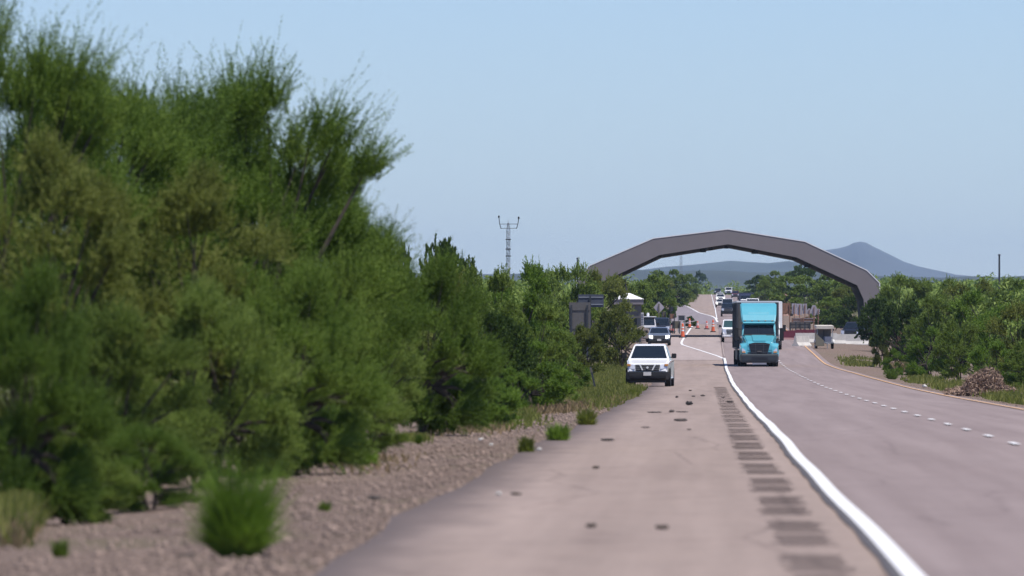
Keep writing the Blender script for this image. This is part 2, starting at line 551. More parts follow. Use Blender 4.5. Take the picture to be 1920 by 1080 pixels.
def edge_wear(m):
    t = m.node_tree
    bs = t.nodes['Principled BSDF']
    old = bs.inputs['Base Color'].links[0].from_socket
    a_ = t.nodes.new('ShaderNodeAttribute'); a_.attribute_name = 'edge'
    tc = t.nodes.new('ShaderNodeTexCoord').outputs['Object']
    n_ = noise(t, tc, 1.1, 7, 0.7, (1, 0.3, 1))
    ma = t.nodes.new('ShaderNodeMath'); ma.operation = 'MULTIPLY_ADD'
    ma.inputs[1].default_value = 1.6
    t.links.new(n_, ma.inputs[0]); t.links.new(a_.outputs['Fac'], ma.inputs[2])
    mr = t.nodes.new('ShaderNodeMapRange')
    mr.inputs[1].default_value = 1.05; mr.inputs[2].default_value = 1.75
    mr.inputs[3].default_value = 1; mr.inputs[4].default_value = 0
    t.links.new(ma.outputs[0], mr.inputs[0])
    t.links.new(mixc(t, mr.outputs[0], old, (0.165, 0.125, 0.108)), bs.inputs['Base Color'])
edge_wear(M['shoulder'])
def up(k):
    return lambda X, Y: rz(X, Y) + k + Y * (1.2e-5)
def wob(Y, s=0.0):
    return 0.10 * math.sin(Y * 0.21 + s) + 0.07 * math.sin(Y * 0.53 + 1 + s) + 0.05 * math.sin(Y * 1.7 + s)
# pale slab and grey ramp apron at the checkpoint
r2 = [Y for Y in ROWS if 575 <= Y <= 760]
b = MB(); strip(b, lambda Y: lerp([(575, -2.0), (620, -2.2), (760, -2.4)], Y), lambda Y: lerp(WHITE, Y) - 0.15, r2, 4, up(0.014))
b.build('concrete_slab', M['slab'], road)
r3 = [Y for Y in ROWS if 960 <= Y <= 1740]
_rp = [(1345, 604), (1341, 597), (1335, 593.5), (1322, 590.5), (1310, 587), (1299, 580.5), (1288, 575), (1276, 570.5), (1264, 568.3)]
RAMPR = [(960, 2.35)] + [(ground_Y(y_, px=x_), at(x_, ground_Y(y_, px=x_))) for x_, y_ in _rp] + [(1800, -5.2)]
b = MB(); strip(b, lambda Y: lerp(LEFT, Y) + 0.2, lambda Y: lerp(RAMPR, Y), r3, 4, up(0.016))
b.build('ramp_surface', M['ramp'], road)
# markings
fine = list(np.arange(12, 300, 2.5)) + [Y for Y in ROWS if Y >= 300]
def wl(Y): return lerp(WHITE, Y) + 0.010 * math.sin(Y * 0.19) + 0.012 * math.sin(Y * 0.047)
b = MB(); strip(b, lambda Y: wl(Y) - 0.15 + 0.012 * math.sin(Y * 0.7), lambda Y: wl(Y) - 0.06, [Y for Y in fine if Y < 600], 1, up(0.018))
b.build('tar_seam', M['seam'], road)
b = MB(); strip(b, lambda Y: wl(Y) - 0.075, lambda Y: wl(Y) + 0.085, [Y for Y in fine if Y <= 592], 1, up(0.024))
strip(b, lambda Y: wl(Y) - 0.07, lambda Y: wl(Y) + 0.08, [Y for Y in fine if Y >= 1080], 1, up(0.024))
b.build('white_edge_line', M['white_line'], road)
b = MB(); strip(b, lambda Y: wl(Y) - 0.03, lambda Y: wl(Y) + 0.04, [Y for Y in fine if 592 <= Y <= 720], 1, up(0.022))
b.build('worn_white_line', M['slab'], road)
DIV = [(585, 1.75), (600, 1.35), (668, -1.25), (680, -1.38), (700, -1.36), (760, -1.2), (830, -1.0), (930, -.7)]
b = MB(); strip(b, lambda Y: lerp(DIV, Y) - 0.09, lambda Y: lerp(DIV, Y) + 0.09, list(np.arange(588, 700, 4)) + list(np.arange(700, 931, 10)), 1, up(0.026))
b.build('diverging_white_line', M['white_line'], road)
b = MB(); strip(b, lambda Y: lerp(RAMPR, Y) - 0.12, lambda Y: lerp(RAMPR, Y) + 0.12, [Y for Y in ROWS if 1025 <= Y <= 1740], 1, up(0.03))
b.build('ramp_edge_line', M['white_line'], road)
b = MB(); strip(b, lambda Y: lerp(YELLOW, Y) - 0.06, lambda Y: lerp(YELLOW, Y) + 0.06, fine, 1, up(0.02))
b.build('yellow_edge_line', M['yellow_line'], road)
k = 0
Y = 63.0
while Y < 700:
    b = MB(); c = lambda q: lerp(WHITE, q) + 3.66
    hw = 0.06
    strip(b, lambda q: c(q) - hw, lambda q: c(q) + hw, [Y, Y + 1.5, Y + 3.05], 1, up(0.02))
    b.build('lane_dash', M['white_line'], road)
    Y += 12.19
# milled rumble strips: groups of transverse ridges on the shoulder
for gi, Yg in enumerate(np.arange(44.0, 345, 12.3)):
    b = MB()
    lc = lerp(WHITE, Yg)
    x0, x1 = lc - 0.86, lc - 0.40
    rg = random.Random(gi)
    for q in np.arange(Yg + 0.2, Yg + 9.5, 0.60):
        if 4.2 < q - Yg < 4.9: continue
        z = rz(x0, q) + 0.009 + q * 3e-6
        d0, d1 = rg.uniform(-.05, .05), rg.uniform(-.05, .05)
        gw = 0.34 - 0.24 * smoothstep(85, 210, q)
        v = [(x0 + d0, q, z), (x1 + d1, q, z), (x0 + d0, q + gw / 2, z - .0015), (x1 + d1, q + gw / 2, z - .0015), (x0 + d0, q + gw, z), (x1 + d1, q + gw, z)]
        b.add(v, [(0, 1, 3, 2), (2, 3, 5, 4)])
    b.build('rumble_strip', M['rumble'], road)

# ------------------------------------------------------------------ distant hills, mountain, haze
def hillrange(name, Y0, depth, prof_px, m, seed, nx=160, ny=14):
    """a ridge whose crest follows photo heights; solid land with depth"""
    rng = np.random.RandomState(seed)
    xs = np.linspace(prof_px[0][0], prof_px[-1][0], nx)
    crest = np.interp(xs, [p[0] for p in prof_px], [p[1] for p in prof_px])
    ph = rng.rand(8) * 6.28
    v = []; f = []
    Yc = Y0 + depth * 0.5
    for i in range(ny + 1):
        t = i / ny
        Yd = Y0 + depth * t
        env = math.sin(math.pi * t) ** 0.9
        for j, px in enumerate(xs):
            X = at(px, Yc)
            hgt = EYE + (VY - crest[j]) * Yc / F
            jit = sum(math.sin(X * 0.004 * (k + 1) + ph[k] + t * 5 * (k % 3)) / (k + 1) for k in range(8))
            gul = abs(math.sin(X * 0.011 + ph[1] + 0.6 * math.sin(t * 9 + X * .003))) * (1 - env) + 0.35 * math.sin(X * 0.023 + t * 7)
            z = hgt * env * (1 + 0.035 * jit * (1.4 - env) + 0.05 * gul * (1.15 - env)) + hgt * 0.012 * jit
            v.append((X, Yd, max(-0.5, z) if 0 < i < ny else -0.5))
    for i in range(ny):
        for j in range(nx - 1):
            a = i * nx + j
            f.append((a, a + 1, a + nx + 1, a + nx))
    b = MB(); b.add(v, f)
    o = b.build(name, m, smooth=True)
    tag(o, kind='structure')
    return o
hillrange('foothills', 8200, 1800, [(-300, 530), (200, 522), (700, 516), (1000, 511), (1100, 509), (1180, 506), (1240, 510), (1300, 508), (1350, 507), (1420, 511), (1500, 508), (1560, 511), (1640, 516), (1760, 519), (1820, 515), (1870, 517), (1920, 513), (2100, 520), (2500, 525)], M['hill'], 3)
hillrange('distant_hills', 14000, 2500, [(1100, 530), (1180, 512), (1250, 503), (1310, 499), (1370, 495), (1400, 498), (1440, 500), (1480, 495), (1540, 508), (1620, 520)], M['hill'], 5)
hillrange('mountain', 18500, 3000, [(1360, 524), (1440, 507), (1480, 494), (1520, 479), (1548, 470), (1575, 466), (1590, 462), (1600, 457), (1612, 455), (1622, 457), (1634, 464), (1650, 472), (1672, 483), (1692, 493), (1718, 501), (1745, 507), (1768, 512), (1790, 518), (1850, 526)], M['rock'], 8, nx=240, ny=26)

def add_haze():
    b = MB(); b.box(-12000, 12000, -100, 23500, -2.0, 262)
    m = bpy.data.materials.new('thin_blue_air')
    m.use_nodes = True
    t = m.node_tree
    t.nodes.clear()
    o = t.nodes.new('ShaderNodeOutputMaterial')
    pv = t.nodes.new('ShaderNodeVolumePrincipled')
    pv.inputs['Color'].default_value = (0.56, 0.75, 1.0, 1)
    pv.inputs['Density'].default_value = 3.3e-5
    t.links.new(pv.outputs[0], o.inputs['Volume'])
    h = b.build('haze', m)
    tag(h, kind='stuff')
add_haze()

# ------------------------------------------------------------------ vegetation
def nrm(a):
    return a / np.maximum(np.linalg.norm(a, axis=-1, keepdims=True), 1e-6)

def make_crown(name, seed, n_leaf, leaf, m, clumps=40, wisp=0.25, spray=(0.22, 0.5), up=0.5, low=0.0, per=26, zs=0.5, spread=0.38, crad=0.22, top=0.86):
    """leafy crown in a unit box: radius 1, height 0..1. Sprays of leaf-sized quads grow from clumps along the limbs.
    zs squeezes the height so that leaves keep their shape once the crown is scaled up."""
    rng = np.random.RandomState(seed)
    z = np.linspace(0.0, 1.0, clumps) ** (1.0 + 0.5 * low) * 0.98
    rng.shuffle(z)
    a = rng.rand(clumps) * 6.283
    shell = 0.62 + 0.30 * rng.rand(clumps)
    inner = rng.rand(clumps) < 0.25
    shell[inner] *= 0.5
    rr = np.sqrt(np.maximum(0.08, 1 - ((z - 0.40) / 0.63) ** 2 * np.where(z < .4, 0.75, 1.0))) * shell
    zz = (0.30 - 0.22 * low) + z * (top - (0.30 - 0.22 * low)) * (0.9 + 0.1 * rng.rand(clumps))
    C = np.stack([np.cos(a) * rr, np.sin(a) * rr, zz], 1)
    cr = crad * (0.7 + 0.6 * rng.rand(clumps))
    ax = nrm(np.stack([C[:, 0], C[:, 1], (C[:, 2] - 0.25) / zs * 0.6 + up], 1) + rng.normal(size=(clumps, 3)) * 0.22)
    ns = n_leaf // per
    k = rng.randint(0, clumps, ns)
    S3 = np.array([1, 1, zs])
    d = nrm(rng.normal(size=(ns, 3)))
    d[:, 2] = np.abs(d[:, 2]) * 1.0 - 0.30
    o = C[k] + d * (cr[k] * rng.rand(ns) ** 0.4)[:, None] * S3
    o[:, 2] = np.maximum(o[:, 2], 0.012)
    dr = nrm(ax[k] + rng.normal(size=(ns, 3)) * spread + d * 0.25)
    L = spray[0] + (spray[1] - spray[0]) * rng.rand(ns) ** 1.6
    L = np.where(rng.rand(ns) < wisp * 0.2, L * 1.5, L) * 0.6
    droop = rng.rand(ns) * 0.30
    t = (np.arange(per) + 0.5) / per
    bend = rng.normal(size=(ns, 3)) * 0.12
    P = dr[:, None, :] * (t[None, :, None] * L[:, None, None]) + bend[:, None, :] * ((t ** 2)[None, :, None] * L[:, None, None])
    P[..., 2] -= droop[:, None] * (t[None, :] ** 2) * L[:, None] * 0.6
    side = nrm(np.cross(dr, rng.normal(size=(ns, 3))))
    sgn = np.where(np.arange(per) % 2 == 0, 1.0, -1.0)
    ld = nrm(dr[:, None, :] * 0.75 + side[:, None, :] * sgn[None, :, None] * 0.7 + rng.normal(size=(ns, per, 3)) * 0.38)
    ll = leaf[0] * (0.6 + 0.8 * rng.rand(ns, per)) * (1.1 - 0.5 * t[None, :])
    wv = nrm(np.cross(ld, rng.normal(size=(ns, per, 3)))) * leaf[1]
    o = o[:, None, :]
    p2 = P + ld * ll[..., None]
    mid = P + ld * (ll * 0.5)[..., None]
    Q = np.stack([o + P * S3, o + (mid + wv) * S3, o + p2 * S3, o + (mid - wv) * S3], axis=2).reshape(-1, 4, 3)
    Q[..., 2] = np.maximum(Q[..., 2], 0.0)
    me = quads_mesh(name, Q, m)
    # limbs to the clumps
    tb = MB()
    stems = []
    for s_ in range(4):
        b0 = rng.rand() * 6.28
        tp = Vector((0.22 * math.cos(b0), 0.22 * math.sin(b0), 0.22 + 0.1 * rng.rand()))
        st = Vector((0.04 * math.cos(b0), 0.04 * math.sin(b0), -0.04))
        md = (st + tp) * 0.5 + Vector((rng.normal() * .03, rng.normal() * .03, 0))
        tb.tube([st, md, tp], [0.030, 0.026, 0.020], 6)
        stems.append(tp)
    for c in C:
        e = Vector(c)
        s0 = min(stems, key=lambda q: (q - e).length)
        md = s0.lerp(e, 0.5) + Vector((rng.normal() * .05, rng.normal() * .05, 0.02))
        tb.tube([s0, md, e], [0.015, 0.010, 0.004], 5)
    tm = tb.mesh(name + '_limbs', M['bark'])
    return me, tm

CROWN = {}
CROWN['feather'] = make_crown('feathery_crown', 11, 230000, (0.026, 0.0040), M['leaf_fresh'], clumps=58, wisp=.6, spray=(0.28, 0.70), up=0.75, per=46, zs=0.36, spread=0.20, crad=0.15, low=.4, top=.84)
CROWN['near_olive'] = make_crown('olive_crown', 12, 190000, (0.026, 0.0056), M['leaf_olive'], clumps=36, wisp=0.4, spray=(0.2, 0.45), up=0.35, low=.8, zs=.4, crad=.23, per=34)
CROWN['near_bush'] = make_crown('near_bush_crown', 13, 190000, (0.026, 0.0056), M['leaf_mid'], clumps=34, wisp=0.4, spray=(0.2, 0.45), up=0.35, low=1, zs=.5, crad=.23, per=34)
CROWN['near_fresh'] = make_crown('near_fresh_crown', 14, 190000, (0.027, 0.0052), M['leaf_fresh'], clumps=32, wisp=0.6, spray=(0.25, 0.55), up=0.45, low=1, zs=.5, spread=.26, crad=.22, per=38)
CROWN['mid_a'] = make_crown('mid_crown', 21, 70000, (0.042, 0.0105), M['leaf_mid'], clumps=28, low=.95, crad=.25, spray=(.18, .4), per=30)
CROWN['mid_b'] = make_crown('mid_fresh_crown', 22, 70000, (0.042, 0.0100), M['leaf_bright'], clumps=26, low=1, spread=.3, crad=.24, spray=(.2, .46), per=30)
CROWN['mid_o'] = make_crown('mid_olive_crown', 23, 70000, (0.042, 0.0105), M['leaf_olive'], clumps=28, low=.9, crad=.24, spray=(.18, .4), per=30)
CROWN['mid_d'] = make_crown('mid_dark_crown', 24, 60000, (0.042, 0.013), M['leaf_dark'], clumps=26, low=.9, up=0.15, wisp=.05, crad=.30, spray=(.10, .20), per=30, zs=.6, top=.80)
CROWN['far_a'] = make_crown('far_crown', 31, 20000, (0.070, 0.024), M['leaf_mid'], clumps=20, low=.95, per=16, crad=.27, spray=(.15, .3))
CROWN['far_o'] = make_crown('far_olive_crown', 32, 20000, (0.070, 0.024), M['leaf_olive'], clumps=20, low=.95, per=16, crad=.27, spray=(.15, .3))
CROWN['far_d'] = make_crown('far_dark_crown', 33, 20000, (0.070, 0.026), M['leaf_dark'], clumps=18, low=.8, per=16, crad=.29, spray=(.12, .26))

rnd = random.Random(7)
def tree(kind, px, Y, top, wpx, label, name='mesquite_tree', cat='tree', group=None, dz=0.0, deep=1.0, rot=None):
    p = place(px, Y)
    H = (EYE + (VY - top) * Y / F - p.z) * 1.06
    W = wpx * Y / F * 0.5 / 0.98
    root = thing(name, label, cat, p, rnd.uniform(0, 6.28) if rot is None else rot, group)
    root.scale = (W, W * deep, H)
    me, tm = CROWN[kind]
    obj('crown', me, root)
    obj('trunk', tm, root)
    return root

# left foreground
tree('feather', -20, 112, -40, 520, 'tallest feathery tree at the far left edge, rising out of the frame', 'feathery_tree')
tree('feather', 230, 128, 120, 560, 'feathery tree with upright wispy shoots, next right of the tallest one', 'feathery_tree', rot=0.6)
tree('feather', 470, 131, 98, 520, 'broad feathery tree leaning right against the sky, its tips rightmost of the feathery ones', 'feathery_tree', rot=2.4)
tree('feather', 575, 136, 250, 380, 'lower feathery tree sloping down to the right beneath the broad feathery one', 'feathery_tree', rot=4.0)
tree('feather', 110, 124, 60, 480, 'feathery tree filling the gap between the tallest one and its right neighbour', 'feathery_tree', rot=1.7)
tree('feather', 370, 136, 108, 460, 'feathery tree behind, between the wispy one and the broad right leaning one', 'feathery_tree', rot=3.3)
tree('feather', 640, 150, 330, 200, 'lowest feathery tree, at the bottom of the right hand slope of tips', 'feathery_tree', rot=5.0)
tree('near_olive', 120, 104, 235, 420, 'olive tinged shrubby tree in front of the tallest feathery tree', 'mesquite_tree')
tree('near_olive', 340, 113, 300, 430, 'olive tinged shrubby tree in the middle of the left thicket', 'mesquite_tree')
tree('near_fresh', 20, 86, 500, 330, 'green bush at the lower left edge with grass at its foot', 'roadside_bush', 'bush')
tree('near_bush', 200, 96, 560, 330, 'dark bush with shadowed base on bare gravel, near the left edge', 'roadside_bush', 'bush')
tree('near_bush', 390, 103, 520, 330, 'dense bush with dark stems showing, behind the grassy clump', 'roadside_bush', 'bush')
tree('near_fresh', 530, 112, 500, 330, 'bright green bush spilling onto the gravel right of the grassy clump', 'roadside_bush', 'bush')
tree('near_fresh', 610, 129, 465, 290, 'tall bright green bush below the feathery tree slope', 'roadside_bush', 'bush')
tree('near_fresh', 785, 154, 480, 270, 'large rounded bright green bush beside the gravel in the left middle', 'roadside_bush', 'bush')
tree('near_bush', 690, 149, 560, 200, 'darker bush tucked against the left side of the large rounded green bush', 'roadside_bush', 'bush')
tree('mid_b', 905, 176, 690, 130, 'low green bush on the gravel edge right of the large rounded bush', 'roadside_bush', 'bush')
tree('near_bush', 120, 87, 800, 250, 'low spreading bush at the foot of the lower left bushes', 'roadside_bush', 'bush')
tree('near_fresh', 285, 93, 800, 220, 'low bright bush filling the base left of the grass clump', 'roadside_bush', 'bush')
tree('near_bush', 462, 106, 770, 190, 'low dark bush just behind the tall leafy grass clump', 'roadside_bush', 'bush')
tree('near_fresh', 585, 118, 745, 170, 'low green bush spreading onto the gravel, second from the grass clump', 'roadside_bush', 'bush')
tree('near_bush', 690, 134, 715, 150, 'low dark bush left of the foot of the large rounded bush', 'roadside_bush', 'bush')
tree('near_fresh', 845, 160, 690, 130, 'low green bush at the right foot of the large rounded bush', 'roadside_bush', 'bush')
# left middle distance
tree('mid_o', 690, 235, 452, 190, 'olive brown tree behind the large rounded bush', 'mesquite_tree')
tree('mid_d', 738, 330, 420, 110, 'small dark tree left of the dense compact dark tree', 'dark_tree')
tree('mid_d', 820, 330, 412, 150, 'dense compact dark green tree standing above the hedge line against the sky', 'dark_tree')
tree('mid_d', 858, 335, 445, 70, 'low dark shoulder tree on the right of the dense compact dark tree', 'dark_tree')
tree('mid_o', 800, 280, 478, 170, 'yellowish olive tree beneath the dense compact dark tree', 'mesquite_tree')
tree('mid_a', 905, 300, 495, 170, 'green tree below and left of the two armed radio mast', 'mesquite_tree')
tree('mid_b', 985, 310, 492, 160, 'wispy topped green tree right below the two armed radio mast', 'mesquite_tree')
tree('mid_a', 1065, 540, 492, 150, 'green tree beside the short pole left of the arch', 'mesquite_tree')
tree('mid_o', 1118, 610, 500, 120, 'olive tree hiding the left foot of the arch', 'mesquite_tree')
tree('mid_d', 915, 215, 560, 160, 'dark hollow looking bush in the left middle thicket', 'roadside_bush', 'bush')
tree('mid_a', 985, 245, 560, 180, 'dense green bush in the middle of the left thicket, above the lighter round bush', 'roadside_bush', 'bush')
tree('mid_b', 995, 222, 640, 150, 'lighter green round bush above the dry pinkish grass', 'roadside_bush', 'bush')
tree('mid_a', 1032, 290, 612, 118, 'green bush left of the leaning dark post', 'roadside_bush', 'bush')
tree('mid_b', 960, 208, 690, 100, 'low pale green bush at the edge of the dry pinkish grass', 'roadside_bush', 'bush')
tree('mid_a', 1018, 400, 545, 100, 'green tree left of the large grey sign back', 'mesquite_tree')
tree('mid_o', 1163, 500, 570, 98, 'olive bush in front of the checkpoint booth, right of the large grey sign back', 'roadside_bush', 'bush')
tree('mid_o', 1086, 410, 604, 84, 'olive bush at the foot of the large grey sign back', 'roadside_bush', 'bush')
tree('mid_b', 1072, 320, 668, 66, 'small green bush just behind the leaning dark post', 'roadside_bush', 'bush')
# behind the checkpoint on the left
tree('far_o', 1150, 740, 512, 90, 'olive tree behind the pale booth roof on its left', 'mesquite_tree')
tree('far_a', 1195, 800, 528, 80, 'green tree directly behind the dark spire of the booth', 'mesquite_tree')
tree('far_a', 1222, 900, 512, 90, 'green tree behind the diamond sign under the arch', 'mesquite_tree')
tree('far_d', 1243, 1000, 520, 50, 'dark green tree right behind the diamond sign post', 'mesquite_tree')
tree('far_a', 1205, 1050, 522, 80, 'green tree filling the view right of the booth spire', 'mesquite_tree')
tree('far_o', 1232, 1250, 516, 70, 'olive tree between the diamond sign and the ramp', 'mesquite_tree')
tree('far_a', 1252, 1050, 540, 40, 'small tree at the left end of the ramp behind the navy sign', 'mesquite_tree')
tree('far_a', 1255, 1500, 503, 80, 'tallest green tree beneath the left half of the arch', 'mesquite_tree')
tree('far_a', 1285, 1950, 512, 50, 'green tree left of the lattice tower seen under the arch', 'mesquite_tree')
tree('far_o', 1262, 1850, 540, 50, 'yellow green shrub on the bank above the ramp', 'roadside_bush', 'bush')
tree('far_o', 1293, 1950, 545, 34, 'low yellow green shrub at the end of the bank by the shoulder', 'roadside_bush', 'bush')
tree('far_d', 1313, 3000, 507, 38, 'round blue green tree alone beyond the road crest', 'mesquite_tree')
tree('far_d', 1294, 930, 592, 24, 'small dark shrub standing among the traffic cones', 'roadside_bush', 'bush')
# right of the road beyond the arch
tree('far_d', 1422, 1900, 515, 60, 'dark tree beyond the dark blue truck, left end of the right tree line', 'mesquite_tree')
tree('far_a', 1462, 1700, 506, 80, 'tree in the right tree line above the brown bank', 'mesquite_tree')
tree('far_a', 1440, 1300, 520, 60, 'tree above the red brown bank, left of the pale sign backs', 'mesquite_tree')
tree('far_a', 1485, 1250, 516, 90, 'tree rising right above the leftmost pale sign backs', 'mesquite_tree')
tree('far_d', 1505, 1500, 497, 90, 'tallest dark tree under the right half of the arch', 'mesquite_tree')
tree('far_a', 1535, 1150, 512, 110, 'green tree under the right half of the arch behind the pale sign backs', 'mesquite_tree')
tree('far_o', 1580, 1000, 530, 100, 'olive green tree just left of the right arch leg', 'mesquite_tree')
tree('far_a', 1545, 960, 555, 90, 'shaded green tree above the solar trailer', 'mesquite_tree')
tree('far_d', 1600, 860, 552, 70, 'dark tree over the parked dark car by the arch leg', 'mesquite_tree')
tree('far_d', 1565, 900, 575, 60, 'dark low tree between the solar trailer and the parked dark car', 'mesquite_tree')
# right thicket
tree('mid_d', 1655, 655, 545, 90, 'dark tree covering the foot of the right arch leg', 'mesquite_tree')
tree('mid_a', 1690, 700, 513, 110, 'tree just right of the right arch leg with its top against the mountain', 'mesquite_tree')
tree('mid_o', 1650, 560, 608, 36, 'small bright bush in front of the right arch leg foot', 'roadside_bush', 'bush')
tree('mid_a', 1760, 700, 520, 120, 'tree at the back of the right thicket below the mountain slope', 'mesquite_tree')
tree('mid_o', 1830, 680, 520, 130, 'olive tree at the back of the right thicket left of the lone pole', 'mesquite_tree')
tree('mid_a', 1905, 660, 520, 130, 'tree at the back right edge beneath the lone pole', 'mesquite_tree')
tree('mid_d', 1695, 560, 550, 100, 'dark bush in the right thicket behind the dry brown shrub', 'roadside_bush', 'bush')
tree('mid_a', 1760, 530, 550, 130, 'large rounded green bush in the middle of the right thicket', 'roadside_bush', 'bush')
tree('mid_b', 1835, 470, 545, 150, 'large bright green bush right of the middle of the right thicket', 'roadside_bush', 'bush')
tree('mid_o', 1920, 440, 545, 140, 'olive bush at the right picture edge above the bright one', 'roadside_bush', 'bush')
tree('mid_b', 1745, 450, 615, 100, 'lower front bush of the right thicket touching the gravel', 'roadside_bush', 'bush')
tree('mid_a', 1800, 410, 600, 100, 'shadowed front bush behind the yellow green grass', 'roadside_bush', 'bush')
tree('mid_b', 1868, 370, 640, 110, 'front bush behind the brown dead shrub', 'roadside_bush', 'bush')
tree('mid_a', 1935, 350, 640, 120, 'front bush cut by the right picture edge above the grass', 'roadside_bush', 'bush')
tree('mid_b', 1678, 460, 655, 46, 'low green shrub at the gravel left of the right thicket', 'roadside_bush', 'bush')

# far wooded country that reads as one mass
def far_woods():
    rng = np.random.RandomState(99)
    C = []
    def belt(n, y0, y1, a0, a1, h):
        for _ in range(n):
            Y = y0 + (y1 - y0) * rng.rand()
            px = a0 + (a1 - a0) * rng.rand()
            X = at(px, Y)
            l = lerp(LEFT, min(Y, 2790)) - 9; r = lerp(YELLOW, min(Y, 2790)) + 14
            if Y < 2700 and l < X < r: continue
            C.append((X, Y, gz(X, Y), h * (0.7 + 0.6 * rng.rand()), h * (0.6 + 0.5 * rng.rand())))
    belt(150, 2600, 3600, 1200, 1560, 5.5)
    belt(150, 850, 2600, -100, 1240, 4.5)
    belt(130, 900, 2600, 1530, 2050, 4.5)
    belt(90, 440, 850, -80, 1060, 4.2)
    belt(70, 640, 900, 1680, 2050, 3.8)
    belt(120, 3600, 5500, 1150, 1950, 6.0)
    out_ = []
    for X, Y, z, h, r_ in C:
        n = 330 if Y > 1000 else 900
        ls = 1.0 if Y > 1000 else 0.45
        d = nrm(rng.normal(size=(n, 3)))
        lob = 1 + 0.22 * np.sin(d[:, 0] * 5 + X) * np.cos(d[:, 2] * 4 + Y)
        P = d * (0.55 + 0.5 * rng.rand(n, 1)) * lob[:, None] * np.array([r_, r_, h * 0.5]) + np.array([X, Y, z + h * 0.5])
        e1 = nrm(rng.normal(size=(n, 3))) * (0.42 * ls * (0.6 + rng.rand(n, 1)))
        e2 = nrm(np.cross(e1, rng.normal(size=(n, 3)))) * 0.2 * ls
        out_.append(np.stack([P - e1, P + e2, P + e1, P - e2], axis=1))
    me = quads_mesh('woodland', np.concatenate(out_), M['leaf_mid'])
    o = obj('woodland', me)
    tag(o, 'scrubby woodland covering the plain behind the roadside trees', None, None, 'stuff')
far_woods()

# grass blades: stuff
def grass_patch(name, label, areas, m, seed):
    """areas: (px0, px1, Y0, Y1, count, height)"""
    rng = np.random.RandomState(seed)
    qs = []
    for px0, px1, Y0, Y1, n, h in areas:
        Y = (Y0 + Y1) / 2 + (Y1 - Y0) * .62 * (rng.rand(n) + rng.rand(n) + rng.rand(n) - 1.5) * .9
        px = (px0 + px1) / 2 + (px1 - px0) * .62 * (rng.rand(n) + rng.rand(n) + rng.rand(n) - 1.5) * .9
        X = (px - VX) * Y / F
        keep = (np.sin(X * 2.3 + Y * .21) + np.sin(X * 0.9 - Y * 0.13 + 2) + rng.rand(n) * 1.6) > 0.3
        lf = np.interp(Y, [c_[0] for c_ in LEFT], [c_[1] for c_ in LEFT]); yl = np.interp(Y, [c_[0] for c_ in YELLOW], [c_[1] for c_ in YELLOW])
        keep &= (X < lf - .02 + .12 * rng.rand(n)) | (X > yl + 1.0 + .5 * rng.rand(n))
        X = X[keep]; Y = Y[keep]
        Z = np.array([gz(a, c) for a, c in zip(X, Y)])
        k = len(X)
        base = np.stack([X, Y, Z], 1)
        hh = h * (0.3 + 1.0 * rng.rand(k) ** 1.5)
        d = nrm(np.stack([rng.normal(size=k) * .35, rng.normal(size=k) * .35, np.ones(k)], 1))
        tip = base + d * hh[:, None]
        wv = np.stack([rng.normal(size=k), rng.normal(size=k) * .4, np.zeros(k)], 1)
        wv = nrm(wv) * (0.012 + 0.00006 * Y[:, None])
        qs.append(np.stack([base - wv, base + wv, tip + wv * .2, tip - wv * .2], 1))
    o = obj(name, quads_mesh(name, np.concatenate(qs), m))
    tag(o, label, None, None, 'stuff')
grass_patch('roadside_grass', 'yellow green grass along both verges', [
    (1030, 1196, 285, 345, 14000, 0.24), (985, 1185, 235, 300, 9000, 0.2), (860, 1000, 172, 205, 2500, 0.15), (1100, 1176, 345, 520, 14000, 0.30), (930, 990, 195, 225, 3500, 0.22),
    (1050, 1130, 255, 300, 5000, 0.25), (1130, 1196, 430, 560, 5000, 0.3), (750, 800, 140, 148, 900, 0.12),
    (1760, 1900, 330, 390, 7000, 0.35), (1830, 1960, 265, 310, 7000, 0.25), (1700, 1760, 400, 450, 2500, 0.25),
    (0, 60, 76, 88, 2500, 0.3), (1575, 1640, 560, 600, 1800, 0.25), (1265, 1305, 1760, 2050, 5000, 1.2)], M['grass'], 4)
grass_patch('dry_grass', 'dry pinkish tan grass on the left gravel verge', [
    (975, 1090, 218, 250, 6000, 0.2), (600, 760, 116, 140, 900, 0.10), (800, 940, 158, 186, 1800, 0.13), (1100, 1200, 250, 330, 2500, .16), (725, 760, 136, 142, 350, 0.1), (0, 50, 74, 82, 1200, 0.2), (1670, 1710, 520, 560, 1500, .5)], M['drygrass'], 5)

# grass clumps and weeds one could count
def clump(name, label, px, yb, top, wpx, m, seed, n=900, cat='grass clump', stem=0.010, spread=0.55):
    Y = ground_Y(yb, px=px)
    p = place(px, Y)
    H = EYE + (VY - top) * Y / F - p.z
    W = wpx * Y / F * 0.5
    rng = np.random.RandomState(seed)
    a = rng.rand(n) * 6.283
    r = np.sqrt(rng.rand(n))
    base = np.stack([np.cos(a) * r * W * spread * .7, np.sin(a) * r * W * spread * .7, np.full(n, -0.01)], 1)
    hh = H * (0.25 + 0.85 * rng.rand(n) ** 1.6) * (1.05 - 0.35 * r * rng.rand(n)) * (1 + .18 * np.sin(a * 3 + seed) * r)
    lean_ = np.stack([np.cos(a) * r * W * (1 - .6 * spread), np.sin(a) * r * W * (1 - .6 * spread), hh], 1) + rng.normal(size=(n, 3)) * np.array([W * .12, W * .12, 0])
    tip = base + lean_
    mid = base + lean_ * np.array([0.4, 0.4, 0.6])
    wv = nrm(np.stack([rng.normal(size=n), rng.normal(size=n) * .5, np.zeros(n)], 1)) * stem
    q = np.concatenate([np.stack([base - wv * .5, base + wv * .5, mid + wv, mid - wv], 1), np.stack([mid - wv, mid + wv, tip + wv * .15, tip - wv * .15], 1)])
    o = obj(name, quads_mesh(name, q, m), None, p)
    tag(o, label, cat)
